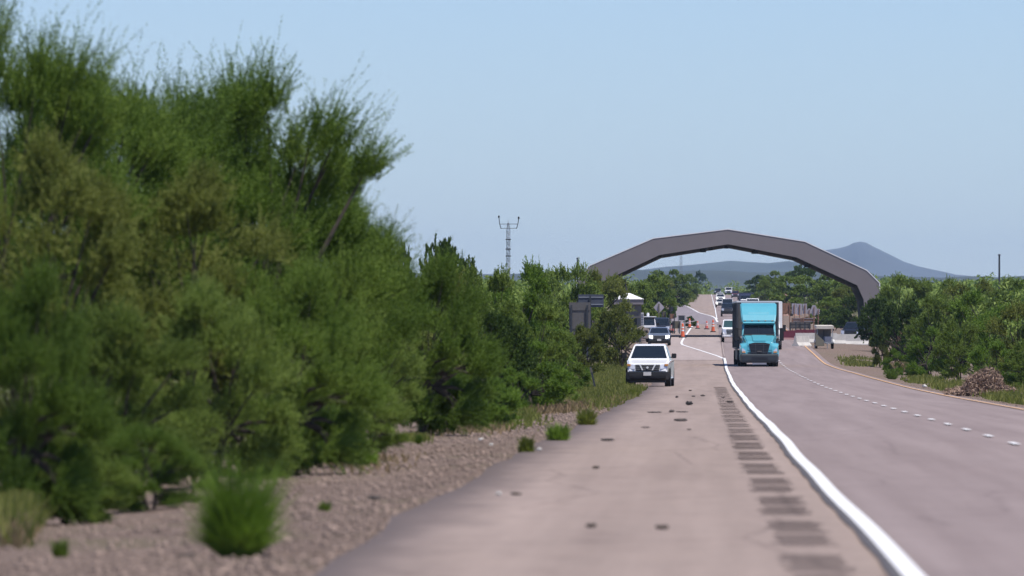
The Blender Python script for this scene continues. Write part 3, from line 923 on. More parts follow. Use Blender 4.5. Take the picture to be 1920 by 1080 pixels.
clump('grass_clump', 'tall leafy grass clump alone on the gravel, lower left foreground', 447, 1045, 866, 205, M['leaf_bright'], 1, 1900, stem=0.005, spread=.42)
clump('grass_clump', 'narrow upright grass tuft nearest the pavement edge', 987, 852, 818, 34, M['grass'], 2, 700)
clump('grass_clump', 'wide grass tuft with reddish base on the pavement edge', 1047, 830, 794, 50, M['leaf_bright'], 3, 900)
clump('grass_clump', 'yellow green grass tuft right of the wide tuft', 1100, 800, 766, 44, M['grass'], 4, 800)
clump('weed', 'small round dark green weed on the grass verge left of the pickup', 1080, 758, 738, 22, M['leaf_mid'], 5, 500, 'weed')
clump('grass_clump', 'bright grass tuft at the pavement edge just in front of the pickup', 1185, 746, 728, 38, M['grass'], 6, 700)
clump('weed', 'low green weed on the gravel near the left bushes', 690, 870, 845, 46, M['leaf_bright'], 7, 500, 'weed')
clump('weed', 'tiny green weed on the gravel right of the tall grass clump', 608, 960, 940, 26, M['leaf_mid'], 8, 250, 'weed')
clump('weed', 'small upright weed on bare gravel at the lower left', 112, 1045, 1010, 40, M['leaf_mid'], 9, 250, 'weed')
clump('weed', 'small green weed on the right verge beside the yellow line', 1672, 711, 690, 34, M['leaf_mid'], 10, 500, 'weed')
clump('weed', 'thin green sprig standing on the left gravel by the rounded bush', 785, 838, 812, 16, M['leaf_fresh'], 11, 200, 'weed')

def twig_bush(name, label, px, yb, top, wpx, seed, n, m=None):
    Y = ground_Y(yb, px=px)
    p = place(px, Y)
    H = EYE + (VY - top) * Y / F - p.z
    W = wpx * Y / F * 0.5
    rng = np.random.RandomState(seed)
    root = thing(name, label, 'shrub', p)
    d = nrm(rng.normal(size=(n, 3)))
    d[:, 2] = np.abs(d[:, 2])
    lump = 1 + .28 * np.sin(d[:, :1] * 5 + 1) * np.cos(d[:, 1:2] * 4) + .15 * np.sin(d[:, 2:] * 9)
    c = d * lump * (0.3 + 0.65 * rng.rand(n, 1)) * np.array([W, W * .8, H * .92])
    e = nrm(rng.normal(size=(n, 3)) + d * 0.6) * (0.06 + 0.10 * rng.rand(n, 1))
    wv = nrm(np.cross(e, rng.normal(size=(n, 3)))) * 0.020
    q = np.stack([c - e, c + wv, c + e, c - wv], 1)
    q[..., 2] = np.maximum(q[..., 2], 0)
    obj('twigs', quads_mesh('twigs', q, m or M['deadtwig']), root)
    tb = MB()
    for i in range(40):
        a = d[i] * np.array([W, W * .8, H]) * .8
        tb.tube([(0, 0, -.05), tuple(a * .5 + rng.normal(size=3) * .03), tuple(a)], [.03, .02, .008], 5)
    tb.build('stems', M['bark'], root)
twig_bush('dead_shrub', 'dead brown shrub on the right verge beside bright grass', 1845, 744, 694, 124, 3, 9000)
twig_bush('dead_shrub', 'small rust brown dry shrub at the left end of the right thicket', 1688, 662, 622, 28, 4, 1600, M['mound'])

# gravel stones scattered over the verges: stuff
def gravel():
    rng = np.random.RandomState(17)
    N = 22000
    Y = 58 + 190 * rng.rand(N) ** 1.6
    side = rng.rand(N) < 0.86
    l = np.array([lerp(LEFT, y) for y in Y]); r = np.array([lerp(YELLOW, y) for y in Y])
    X = np.where(side, l + 0.10 - np.abs(rng.normal(size=N)) * 1.9, r + 0.5 + rng.rand(N) * 3)
    Y = np.where(side, Y, Y + 150)
    l = np.array([lerp(LEFT, y) for y in Y]); r = np.array([lerp(YELLOW, y) for y in Y])
    X = np.where(side, X, r + 0.5 + rng.rand(N) * 3)
    s = 0.010 + 0.035 * rng.rand(N) ** 4
    Z = np.array([gz(a, c) for a, c in zip(X, Y)])
    base = np.array([(1, 0, 0), (0, 1, 0), (-1, 0, 0), (0, -1, 0), (0, 0, .8), (0, 0, -.6)], float)
    V = base[None] * (s[:, None, None] * (0.6 + 0.8 * rng.rand(N, 6, 1)))
    ang = rng.rand(N) * 6.28
    ca, sa = np.cos(ang)[:, None], np.sin(ang)[:, None]
    V = np.stack([V[..., 0] * ca - V[..., 1] * sa, V[..., 0] * sa + V[..., 1] * ca, V[..., 2]], -1)
    V += np.stack([X, Y, Z + s * 0.15], 1)[:, None]
    tri = np.array([(0, 1, 4), (1, 2, 4), (2, 3, 4), (3, 0, 4), (1, 0, 5), (2, 1, 5), (3, 2, 5), (0, 3, 5)])
    Fc = (tri[None] + (np.arange(N) * 6)[:, None, None]).reshape(-1)
    me = bpy.data.meshes.new('gravel')
    me.vertices.add(N * 6); me.vertices.foreach_set('co', V.reshape(-1).astype(np.float32))
    me.loops.add(N * 24); me.loops.foreach_set('vertex_index', Fc.astype(np.int32))
    me.polygons.add(N * 8); me.polygons.foreach_set('loop_start', np.arange(0, N * 24, 3, dtype=np.int32))
    me.update(calc_edges=True)
    me.materials.append(M['stone'])
    tag(obj('gravel', me), 'loose grey brown gravel on the verges', None, None, 'stuff')
gravel()

# red brown bank right of the road beyond the checkpoint
def bank(name, label, px0, px1, Y0, Y1, h):
    v = []; f = []
    nx, ny = 24, 10
    for i in range(ny + 1):
        Y = Y0 + (Y1 - Y0) * i / ny
        for j in range(nx + 1):
            px = px0 + (px1 - px0) * j / nx
            X = at(px, Y)
            e = (math.sin(math.pi * j / nx) * math.sin(math.pi * i / ny)) ** 0.5
            z = gz(X, Y) - 0.15 + e * h * (1 + 0.15 * math.sin(X * 1.3 + Y * .05) + .1 * math.sin(X * 3.1))
            v.append((X, Y, z))
    for i in range(ny):
        for j in range(nx):
            a = i * (nx + 1) + j
            f.append((a, a + 1, a + nx + 2, a + nx + 1))
    b = MB(); b.add(v, f)
    tag(b.build(name, M['mound'], smooth=True), label, None, None, 'structure')
bank('earth_bank', 'red brown bare earth bank beside the road beyond the checkpoint', 1432, 1500, 1250, 1700, 2.6)

# ------------------------------------------------------------------ checkpoint canopy
def arch_canopy():
    Y0, L = 748.0, 30.0
    s = Y0 / F
    cxp = 1365.0
    def pt(px, y): return (at(px, Y0), EYE + (VY - y) * s)
    outer = [(1081, 660), (1081, 527), (1106, 498), (1225, 447), (1365, 430), (1509, 453), (1625, 507), (1649, 531), (1649, 660)]
    inner = [(1112, 660), (1112, 574), (1122, 532), (1237, 478), (1365, 458), (1493, 482.5), (1607, 535), (1619, 562), (1625, 660)]
    O = [pt(*p) for p in outer]; I = [pt(*p) for p in inner]
    X0 = at(cxp, Y0)
    z0 = gz(X0 + 10, Y0)
    root = thing('checkpoint_canopy', 'wide grey angular arch canopy spanning the road at the checkpoint', 'canopy', (X0, Y0, z0 - .3))
    O = [(x - X0, z - z0 + .3) for x, z in O]; I = [(x - X0, z - z0 + .3) for x, z in I]
    n = len(O)
    for i in range(n - 1):
        b = MB()   # front fascia plate with its rear twin, one per straight run
        q = [(O[i][0], 0, O[i][1]), (I[i][0], 0, I[i][1]), (I[i + 1][0], 0, I[i + 1][1]), (O[i + 1][0], 0, O[i + 1][1])]
        b.slab(q, t=0.12, push=0.03)
        b.build('fascia_panel', M['arch'], root)
    b = MB()
    q = O + I[::-1]
    v = [(x, L, z) for x, z in q]
    for i in range(n - 1):
        b.slab([(I[i][0], L, I[i][1]), (O[i][0], L, O[i][1]), (O[i + 1][0], L, O[i + 1][1]), (I[i + 1][0], L, I[i + 1][1])], t=.12, push=.03)
    b.build('rear_fascia', M['arch'], root)
    b = MB()
    for i in range(n - 1):
        b.slab([(O[i][0], -0.06, O[i][1]), (O[i + 1][0], -0.06, O[i + 1][1]), (O[i + 1][0], L + .06, O[i + 1][1]), (O[i][0], L + .06, O[i][1])], t=.08, push=.05)
    b.build('roof_sheet', M['white_panel'], root)
    b = MB()
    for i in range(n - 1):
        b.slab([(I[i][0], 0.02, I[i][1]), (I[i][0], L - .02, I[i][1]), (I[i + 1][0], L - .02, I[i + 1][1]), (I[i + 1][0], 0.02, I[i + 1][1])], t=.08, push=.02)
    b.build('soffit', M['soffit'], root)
    for px, y in ((1218, 482), (1236, 476), (1318, 466), (1333, 463), (1362, 460), (1415, 469), (1491, 481), (1514, 494)):
        x, z = pt(px, y)
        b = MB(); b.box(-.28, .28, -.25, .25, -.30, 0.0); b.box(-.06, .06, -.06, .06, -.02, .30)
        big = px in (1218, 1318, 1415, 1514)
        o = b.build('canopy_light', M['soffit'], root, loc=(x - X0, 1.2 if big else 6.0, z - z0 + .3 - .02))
        k_ = 1.0 if big else .7
        o.scale = (k_, k_, k_)
arch_canopy()

# ------------------------------------------------------------------ vehicles
WHEEL = {}
def wheel_meshes(r, wdt, key):
    if key in WHEEL: return WHEEL[key]
    b = MB(); h = wdt / 2
    b.lathe([(r * .62, -h), (r * .94, -h), (r, -h * .7), (r, h * .7), (r * .94, h), (r * .62, h)], 20, 'x')
    tm = b.mesh('tyre', M['rubber'], smooth=False)
    b = MB()
    b.lathe([(0.0, h * .55), (r * .2, h * .6), (r * .25, h * .35), (r * .52, h * .5), (r * .62, h * .95), (r * .62, -h * .95), (r * .52, -h * .5), (r * .25, -h * .35), (0.0, -h * .55)], 10, 'x')
    rm = b.mesh('rim', M['chrome'] if key != 'truck' else M['galv'])
    WHEEL[key] = (tm, rm)
    return WHEEL[key]
def add_wheel(root, x, y, r, wdt, key):
    tm, rm = wheel_meshes(r, wdt, key)
    o = obj('wheel', tm, root, (x, y, r))
    obj('rim', rm, o)
    return o

def car(name, label, cat, px, Y, paint, L=4.6, W=1.85, H=1.65, hood=1.05, belt=1.1, hl=1.15, ws=0.75, roof_end=3.9, tail=4.5, clear=0.32,
        nose=.70, yaw=0.0, group=None, wheel=.34, glass='glass', bumper='dark_plastic', grille='grille', roof=None, lit=False, detail=True, bed=None, xy=None, road=True, roofw=.74):
    """front faces -Y. hood = height at the nose, belt = cowl height, hl = hood length, ws = windscreen run"""
    if xy is None:
        p = on_road(px, Y) if road else place(px, Y)
    else:
        p = xy
    root = thing(name, label, cat, p, yaw, group)
    h = W / 2
    b = MB()
    rear_top = bed if bed else belt
    b.prism([(0.16, clear + .10, h * .90), (0.0, clear + .30, h * .86), (0.04, nose, h * .86), (0.16, hood - .04, h * .88), (0.30, hood, h * .90), (hl, belt - .03, h * .97),
             (L * .55, belt, h), (L * .8, rear_top, h), (L - .06, rear_top - .02, h * .94), (L, nose, h * .94), (L - .1, clear + .12, h * .94), (L * .72, clear, h * .99), (L * .26, clear, h * .99)])
    b.build('body', M[paint], root, bevel=.05)
    c = MB()
    rw = h * roofw
    P = [(hl - .05, belt - .06, h * .93), (hl + ws, H - .05, rw), (hl + ws + .25, H, rw * .97), (roof_end - .2, H - .01, rw * .97), (roof_end, H - .06, rw), (tail, belt - .06, h * .91)]
    c.prism(P)
    c.build('cabin', M[paint], root, bevel=.03)
    if roof:
        b = MB(); b.box(-rw * .93, rw * .93, hl + ws + .2, roof_end - .12, H - .02, H + .02)
        b.build('roof', M[roof], root, bevel=.01)
    # glass
    y0, z0, w0 = P[0]; y1, z1, w1 = P[1]
    def lerp3(a, c_, t): return tuple(a[i] + (c_[i] - a[i]) * t for i in range(3))
    A, B, C_, D = (-w0, y0, z0), (w0, y0, z0), (w1, y1, z1), (-w1, y1, z1)
    a0 = lerp3(A, D, .13); b0 = lerp3(B, C_, .13); c0 = lerp3(B, C_, .95); d0 = lerp3(A, D, .95)
    q = [lerp3(a0, b0, .05), lerp3(a0, b0, .95), lerp3(d0, c0, .95), lerp3(d0, c0, .05)]
    m = MB(); m.slab(q, t=.015, push=.012)
    m.build('windshield', M[glass], root)
    for sx in (-1, 1):
        ye, ze, we = P[5]; yr, zr, wr = P[4]
        s0 = (sx * w0, y0 + ws * .35, belt + .02); s1 = (sx * we, tail - .28, belt + .02)
        s0 = (sx * (w0 - (w0 - w1) * .12), s0[1], s0[2]); s1 = (sx * (we - (we - wr) * .12), s1[1], s1[2])
        u1 = (sx * (wr + (we - wr) * .10), roof_end - .02, H - .14); u0 = (sx * (w1 + (w0 - w1) * .10), hl + ws + .08, H - .14)
        pts = [s0, s1, u1, u0] if sx > 0 else [s1, s0, u0, u1]
        m = MB(); m.slab(pts, t=.015, push=.022)
        m.build('side_window', M[glass], root)
    # front end
    gz0, gz1 = nose - .10, hood - .07
    m = MB(); m.slab([(-h * .52, -.0, gz0), (h * .52, -.0, gz0), (h * .55, .13, gz1), (-h * .55, .13, gz1)], t=.05, push=.03)
    g = m.build('grille', M[grille], root)
    if detail:
        m = MB()
        for k in range(3):
            zz = gz0 + (gz1 - gz0) * (k + .6) / 3.4
            yy = .13 * (zz - gz0) / (gz1 - gz0)
            m.box(-h * .5, h * .5, yy - .05, yy - .025, zz - .012, zz + .012)
        m.build('grille_bar', M['chrome'] if bumper != 'dark_plastic' else M['dark_steel'], g)
    for sx in (-1, 1):
        xa, xb = sx * h * .56, sx * h * .86
        pts = [(xa, .01, gz0 + .06), (xb, .10, gz0 + .10), (xb, .16, gz1 + .02), (xa, .12, gz1)]
        if sx < 0: pts = [pts[1], pts[0], pts[3], pts[2]]
        m = MB(); m.slab(pts, t=.05, push=.035)
        m.build('headlight', M['lamp_lit'] if lit else M['lamp'], root)
    m = MB(); m.prism([(-.10, clear + .02, h * .80), (-.12, clear + .12, h * .84), (-.10, nose - .14, h * .84), (.12, nose - .13, h * .95), (.55, nose - .18, h * .985), (.5, clear + .0, h * .96), (.2, clear - .03, h * .86)])
    m.build('bumper', M[bumper], root, bevel=.03)
    if detail:
        m = MB(); m.box(-.16, .16, -.145, -.125, clear + .16, clear + .31)
        m.build('plate_strip', M['plate'], root)
        for sx in (-1, 1):
            m = MB()
            m.box(sx * (h + .10) - .10, sx * (h + .10) + .10, hl + .25, hl + .36, belt + .02, belt + .22)
            m.box(min(sx * (h - .06), sx * (h + .03)), max(sx * (h - .06), sx * (h + .03)), hl + .27, hl + .32, belt + .04, belt + .09)
            m.build('mirror', M['dark_plastic'], root, bevel=.02)
            for yy in (hl + ws + .35, tail - 1.0):
                m = MB(); m.box(sx * (h + .012) - .012, sx * (h + .012) + .012, yy, yy + .18, belt - .13, belt - .09)
                m.build('door_handle', M['dark_plastic'], root)
    for sx in (-1, 1):
        for yy in (L * .19, L * .79):
            add_wheel(root, sx * (h - .13), yy, wheel, .24, 'w%.2f' % wheel)
            m = MB(); m.lathe([(wheel * 1.16, 0), (wheel * .9, .004), (0, .004)], 18, 'x', (sx * (h - .012) if sx > 0 else sx * (h - .012) - .004, yy, wheel + .02))
            m.build('wheel_arch', M['dark_plastic'], root)
    return root

# white pickup on the shoulder
pk = car('pickup_truck', 'white pickup truck parked half on the shoulder in front of the hedge', 'pickup', 1214, 352, 'white_car', L=5.25, W=1.86, H=1.76, hood=.97, belt=1.15, hl=1.25, ws=.85, roofw=.69,
         roof_end=3.35, tail=3.62, clear=.30, nose=.75, yaw=R(-2.2), wheel=.38, bed=1.14, bumper='dark_plastic')
for sx in (-1, 1):   # bright slanted grille struts and amber lens corners
    m = MB(); m.slab([(sx * .20 - .025, -.02, .66), (sx * .20 + .025, -.02, .66), (sx * .32 + .03, .10, .90), (sx * .32 - .03, .10, .90)], t=.03, push=.045)
    m.build('grille_strut', M['galv'], pk)
    x0, x1 = sorted((sx * .70, sx * .85))
    m = MB(); m.box(x0, x1, .03, .16, .86, .94)
    m.build('indicator_lens', M['amber'], pk, bevel=.01)
m = MB(); m.lathe([(0, 0), (.05, .0), (.05, .03), (0, .03)], 12, 'z')
e = m.build('badge', M['galv'], pk, loc=(0, -.03, .78)); e.rotation_euler = (R(65), 0, 0)
m = MB(); m.box(-.74, .74, .2, 4.7, .17, .52); m.build('underbody_shade', M['grille'], pk)  # black box: the underside, plus the shadow below it filled in as solid
m = MB(); m.box(-.80, .80, 3.70, 5.1, 1.10, 1.145)
m.build('bed_liner', M['dark_plastic'], pk)

car('sedan', 'blue grey sedan driving up behind the white pickup', 'car', 1236, 665, 'silver', H=1.45, hood=.86, belt=.98, nose=.60, hl=1.25, ws=.9, roof_end=3.3, tail=4.2, W=1.80, clear=.22, wheel=.33, lit=True)
car('sport_utility', 'black pickup standing behind the blue grey sedan', 'pickup', 1236, 722, 'black_car', L=5.4, H=1.85, hood=1.15, belt=1.2, W=1.98, wheel=.40, clear=.38, nose=.85, roof_end=3.5, tail=3.8, bed=1.18, roofw=.8)
wk = car('work_truck', 'white roofed work truck with rooftop beacon behind the grey trailer', 'truck', 1209, 706, 'grey_car', L=5.8, H=1.98, hood=1.15, belt=1.25, W=2.0, wheel=.42, clear=.40, nose=.85, roof='white_panel', roofw=.84)
b = MB(); b.box(-.95, .95, 1.7, 3.6, 1.96, 2.03); b.build('roof_rack', M['white_panel'], wk, bevel=.02)
b = MB(); b.lathe([(0, 0), (.10, 0), (.12, .10), (.10, .26), (0, .30)], 10, 'z', (.25, 2.2, 2.03)); b.build('beacon', M['white_panel'], wk)
b = MB(); b.tube([(-.55, 2.2, 2.0), (-.55, 2.2, 2.33)], .02); b.tube([(-.8, 2.2, 2.33), (-.3, 2.2, 2.33)], .02); b.build('aerial', M['galv'], wk)

# grey v-nosed trailer with an upright louvred board
def board_trailer():
    p = place(1205, 690)
    root = thing('board_trailer', 'grey trailer with upright louvred board beside the sedan', 'trailer', p, R(10))
    b = MB(); b.add([(-.75, 0.3, .55), (.80, 0.9, .30), (1.0, 1.6, .55), (.55, .3, 1.15), (-.1, .0, 1.35), (-.8, .2, 1.05),
                     (-.75, 3.1, .55), (.80, 3.1, .30), (1.0, 3.1, .55), (.55, 3.1, 1.15), (-.1, 3.1, 1.35), (-.8, 3.1, 1.05)],
                    [(0, 1, 2, 3, 4, 5), (11, 10, 9, 8, 7, 6), (0, 6, 7, 1), (1, 7, 8, 2), (2, 8, 9, 3), (3, 9, 10, 4), (4, 10, 11, 5), (5, 11, 6, 0)])
    b.build('body', M['canopy_tan'], root, bevel=.02)
    b = MB(); b.box(-.30, .30, 1.2, 1.32, 1.3, 2.45); b.build('board', M['grey_car'], root, bevel=.02)
    for i in range(5):
        b = MB(); b.box(-.26, .26, 1.16, 1.195, 1.42 + i * .2, 1.52 + i * .2); b.build('louvre', M['panel_blue'], root)
    for sx in (-.75, .75):
        add_wheel(root, sx, 1.9, .33, .22, 'w0.33')
    b = MB(); b.tube([(-.6, .5, .5), (-.85, .35, .45)], .05); b.build('tow_arm', M['galv'], root)
    b = MB(); b.lathe([(0, 0), (.12, 0), (.12, .18), (0, .2)], 10, 'z', (-.78, .35, 1.05)); b.build('marker_lamp', M['white_panel'], root)
board_trailer()

# oncoming traffic
car('off_roader', 'white off-road car just behind the teal truck in the near lane', 'car', 1374, 690, 'white_car', L=4.3, H=1.85, hood=1.12, belt=1.2, W=1.87, hl=1.4, ws=.4, roof_end=4.1, tail=4.28, clear=.42, nose=.75, wheel=.40, glass='glass_teal', bumper='white_car', roofw=.82)
car('pickup_truck', 'black pickup behind the white off-road car', 'pickup', 1365, 1185, 'black_car', L=5.6, H=1.9, hood=1.2, belt=1.25, W=2.02, clear=.4, nose=.85, wheel=.42, bed=1.2, roof_end=3.6, tail=3.9, detail=False, roofw=.8)
car('minivan', 'pale grey minivan with a big dark windscreen behind the black pickup', 'car', 1364, 1370, 'grey_car', L=5.0, H=1.95, hood=1.05, belt=1.15, W=1.95, hl=.9, ws=.8, roof_end=4.8, tail=4.95, detail=False, roofw=.85)
car('sedan', 'white sedan half hidden behind the pale grey minivan', 'car', 1351, 1500, 'white_car', H=1.5, hood=.9, belt=1.0, nose=.6, W=1.82, detail=False, lit=True)
car('sport_utility', 'white sport utility car fifth in the near lane queue', 'car', 1351, 1740, 'white_car', H=1.8, hood=1.1, belt=1.2, nose=.75, W=1.95, detail=False, lit=True)
car('sedan', 'white roofed car tucked behind the white sport utility car', 'car', 1350, 1900, 'white_car', H=1.6, hood=1.0, belt=1.05, W=1.85, detail=False)
car('sport_utility', 'dark car at the crest in the near lane, farthest of the queue', 'car', 1346, 2330, 'black_car', H=1.75, W=1.95, detail=False, roof='white_panel')
car('van', 'white van at the crest in the far lane', 'van', 1366, 2290, 'white_car', H=2.1, hood=1.15, belt=1.25, W=2.0, hl=.7, ws=.7, roof_end=4.8, tail=4.95, L=5.0, detail=False, roofw=.9)
car('sport_utility', 'dark red sport utility car coming over the crest', 'car', 1379, 2010, 'red_car', H=1.8, W=1.95, detail=False)
car('van', 'tall white van directly behind the teal truck roof', 'van', 1411, 1250, 'white_car', L=5.6, H=2.4, hood=1.2, belt=1.4, W=2.0, hl=.8, ws=.8, roof_end=5.4, tail=5.55, detail=False, roofw=.92, wheel=.38)
car('parked_car', 'black car parked under the dark tree near the arch leg', 'car', 1594, 735, 'black_car', H=1.75, hood=1.05, belt=1.15, W=1.95, L=4.9, detail=True, yaw=R(-12), road=False)

def box_truck(name, label, px, Y, cabm, boxm, H, W=2.45, L=7.5, hoodm=None, cabh=2.3):
    p = on_road(px, Y)
    root = thing(name, label, 'truck', p)
    h = W / 2
    b = MB(); b.box(-h, h, 2.3, L, .95, H); b.build('cargo_box', M[boxm], root, bevel=.04)
    b = MB(); b.prism([(0, .5, h * .86), (0, 1.15, h * .86), (.25, 1.3, h * .86), (.9, 1.45, h * .88), (1.25, cabh - .05, h * .78), (1.5, cabh, h * .77), (2.2, cabh, h * .77), (2.2, .5, h * .9)])
    b.build('cab', M[cabm], root, bevel=.05)
    b = MB(); b.slab([(-h * .80, .95, 1.52), (h * .80, .95, 1.52), (h * .73, 1.2, cabh - .14), (-h * .73, 1.2, cabh - .14)], push=.03)
    b.build('windshield', M['glass'], root)
    b = MB(); b.slab([(-h * .5, 0, .7), (h * .5, 0, .7), (h * .5, 0, 1.1), (-h * .5, 0, 1.1)], push=.02); b.build('grille', M['grille'], root)
    for sx in (-1, 1):
        b = MB(); b.slab([(sx * h * .68 - .13, 0, .8), (sx * h * .68 + .13, 0, .8), (sx * h * .68 + .13, 0, 1.05), (sx * h * .68 - .13, 0, 1.05)], push=.03); b.build('headlight', M['lamp'], root)
        b = MB(); b.box(sx * (h + .14) - .11, sx * (h + .14) + .11, .95, 1.08, 1.35, 1.85); b.tube([(sx * h * .8, 1.05, 1.6), (sx * (h + .14), 1.02, 1.6)], .02); b.build('mirror', M['dark_plastic'], root)
        add_wheel(root, sx * (h - .2), .95, .45, .28, 'big'); add_wheel(root, sx * (h - .25), L - 1.6, .45, .4, 'bigrear')
    b = MB(); b.prism([(-.12, .35, h * .84), (-.12, .68, h * .88), (.3, .68, h * .9), (.3, .35, h * .9)]); b.build('bumper', M['bumper_grey'], root)
    if hoodm:
        b = MB(); b.slab([(-h * .75, .24, 1.31), (h * .75, .24, 1.31), (h * .75, .88, 1.46), (-h * .75, .88, 1.46)], push=.03); b.build('hood', M[hoodm], root)
    return root
box_truck('box_truck', 'dark blue box truck in the far lane with pale bonnet', 1400, 1500, 'navy', 'navy', 2.65, W=2.75, hoodm='white_panel', cabh=2.3)
box_truck('box_truck', 'white box truck mostly hidden behind the teal truck on its right', 1436, 640, 'white_car', 'white_panel', 3.62, W=2.5)

def semi():
    p = on_road(1424, ground_Y(688.5, px=1424))
    root = thing('semi_truck', 'teal long-nose semi truck with grey trailer driving towards us', 'truck', p, R(.8))
    b = MB()   # hood
    b.prism([(.18, .80, .80), (.12, 1.0, .82), (.22, 1.42, .80), (.42, 1.56, .80), (.9, 1.70, .86), (1.75, 1.98, .98), (1.75, .8, 1.0)])
    b.build('hood', M['teal'], root, bevel=.06)
    b = MB()
    b.slab([(-.40, .46, 1.585), (.40, .46, 1.585), (.46, 1.6, 1.955), (-.46, 1.6, 1.955)], t=.05, push=.035)
    b.build('hood_crease', M['teal'], root, bevel=.015)
    for sx in (-1, 1):
        b = MB()   # fender as a half-arched solid
        xs = (sx * .74, sx * 1.22)
        ring = [(.10, .62), (.10, .95), (.20, 1.22), (.45, 1.40), (.9, 1.46), (1.5, 1.42), (1.75, 1.30), (1.75, .9), (1.42, 1.0), (1.1, 1.08), (.78, 1.0), (.55, .8), (.42, .62)]
        n = len(ring)
        inn = [(xs[0], y, z + (.10 if z > 1.2 else 0)) for y, z in ring]; out_ = [(xs[1] - (sx * .10 if y < .3 else 0), y, z) for y, z in ring]
        f = [(i, (i + 1) % n, n + (i + 1) % n, n + i) for i in range(n)] + [tuple(range(n)), tuple(range(2 * n - 1, n - 1, -1))]
        b.add(inn + out_, f)
        b.build('fender', M['teal'], root, bevel=.03)
        pts = [(sx * .86, .10, .84), (sx * 1.08, .12, .88), (sx * 1.11, .15, 1.06), (sx * 1.04, .16, 1.16), (sx * .88, .13, 1.0)]
        if sx < 0: pts = pts[::-1]
        b = MB(); b.slab(pts, t=.05, push=.045); hlm = b.build('headlight', M['lamp'], root)
        b = MB(); b.slab([(sx * .98 - .10, .02, .88), (sx * .98 + .10, .02, .88), (sx * .98 + .10, .02, .96), (sx * .98 - .10, .02, .96)], t=.03, push=.01); b.build('indicator_lens', M['amber'], hlm)
        b = MB(); b.tube([(sx * .95, .9, 1.5), (sx * 1.10, .75, 1.82)], .02); b.lathe([(0, -.10), (.10, -.07), (.12, .02), (0, .05)], 10, 'z', (sx * 1.10, .75, 1.88)); b.build('hood_mirror', M['chrome'], root)
        b = MB()
        b.box(sx * 1.42 - .13, sx * 1.42 + .13, 1.55, 1.78, 1.62, 2.42)
        b.tube([(sx * 1.02, 1.75, 2.35), (sx * 1.42, 1.7, 2.36)], .025); b.tube([(sx * 1.02, 1.75, 1.7), (sx * 1.42, 1.7, 1.7)], .025)
        b.build('mirror', M['dark_plastic'], root, bevel=.03)
        b = MB(); b.box(sx * 1.08 - .10, sx * 1.08 + .10, 2.2, 5.2, .38, 1.0); b.build('side_skirt', M['teal'], root, bevel=.03)
        b = MB(); b.prism([(0, 0, .03), (0, 0.02, .03), (.02, .02, .03)])
        pts = [(sx * 1.065, 1.95, 2.02), (sx * 1.065, 2.95, 2.02), (sx * 1.02, 2.95, 2.62), (sx * 1.02, 2.22, 2.62)]
        if sx < 0: pts = pts[::-1]
        b = MB(); b.slab(pts, t=.02, push=.02); b.build('side_window', M['glass'], root)
    # cab with raked roof fairing
    b = MB(); b.prism([(1.70, .95, 1.06), (1.70, 1.96, 1.06), (2.15, 2.62, 1.03), (2.3, 2.72, 1.03), (5.0, 2.72, 1.06), (5.0, .95, 1.08)])
    b.build('cab', M['teal'], root, bevel=.05)
    b = MB(); b.prism([(2.06, 2.725, 1.02), (2.02, 2.84, 1.04), (2.35, 3.25, 1.10), (2.9, 3.75, 1.14), (3.35, 3.97, 1.13), (4.95, 4.02, 1.13), (4.95, 2.725, 1.12)])
    b.build('roof_fairing', M['teal'], root, bevel=.07)
    b = MB(); b.add(*(lambda prof_: ([(sx * hw, y, z) for sx in (-1, 1) for y, z, hw in prof_], [tuple(range(6)), tuple(range(11, 5, -1))] + [(i, (i + 1) % 6, 6 + (i + 1) % 6, 6 + i) for i in range(6)]))(
        [(2.30, 3.06, .62), (2.28, 3.13, .66), (2.48, 3.40, .70), (2.60, 3.44, .68), (2.70, 3.40, .6), (2.6, 3.1, .6)]))
    b.build('fairing_scoop', M['teal'], root, bevel=.04)
    b = MB(); b.prism([(1.98, 2.66, 1.00), (1.86, 2.72, .99), (1.95, 2.80, .99), (2.25, 2.80, 1.0)]); b.build('sun_visor', M['teal'], root, bevel=.015)
    for x in (-.85, -.42, 0, .42, .85):
        b = MB(); b.box(x - .04, x + .04, 2.0, 2.12, 2.86, 2.90); b.build('marker_lamp', M['amber'], root)
    for x0, x1 in ((-.97, -.004), (.004, .97)):
        s0 = .93 if abs(x0) > .5 else 1; s1 = .93 if abs(x1) > .5 else 1
        b = MB(); b.slab([(x0, 1.72, 2.0), (x1, 1.72, 2.0), (x1 * s1, 2.125, 2.585), (x0 * s0, 2.125, 2.585)], t=.03, push=.03)
        b.build('windshield', M['glass'], root)
    b = MB(); b.slab([(-.98, 1.69, 1.955), (.98, 1.69, 1.955), (.98, 1.725, 2.01), (-.98, 1.725, 2.01)], t=.03, push=.035); b.build('cowl', M['dark_plastic'], root)
    # grille
    b = MB(); b.slab([(-.50, .10, .78), (.50, .10, .78), (.66, .22, 1.42), (.30, .24, 1.50), (-.30, .24, 1.50), (-.66, .22, 1.42)], t=.08, push=.07)
    g = b.build('grille', M['grille'], root)
    b = MB()
    for k in range(6):
        zz = .86 + k * .10; yy = .10 + (zz - .78) * .19
        b.box(-.48 - k * .022, .48 + k * .022, yy - .095, yy - .07, zz - .012, zz + .012)
    b.build('grille_bar', M['dark_steel'], g)
    b = MB()
    for x in (-.22, .22):
        b.slab([(x - .02, .10, .80), (x + .02, .10, .80), (x * 1.2 + .02, .22, 1.44), (x * 1.2 - .02, .22, 1.44)], t=.03, push=.11)
    b.build('grille_strut', M['dark_steel'], g)
    b = MB(); b.box(-.14, .14, .0, .03, .92, 1.0); b.build('badge', M['sign_back'], g)
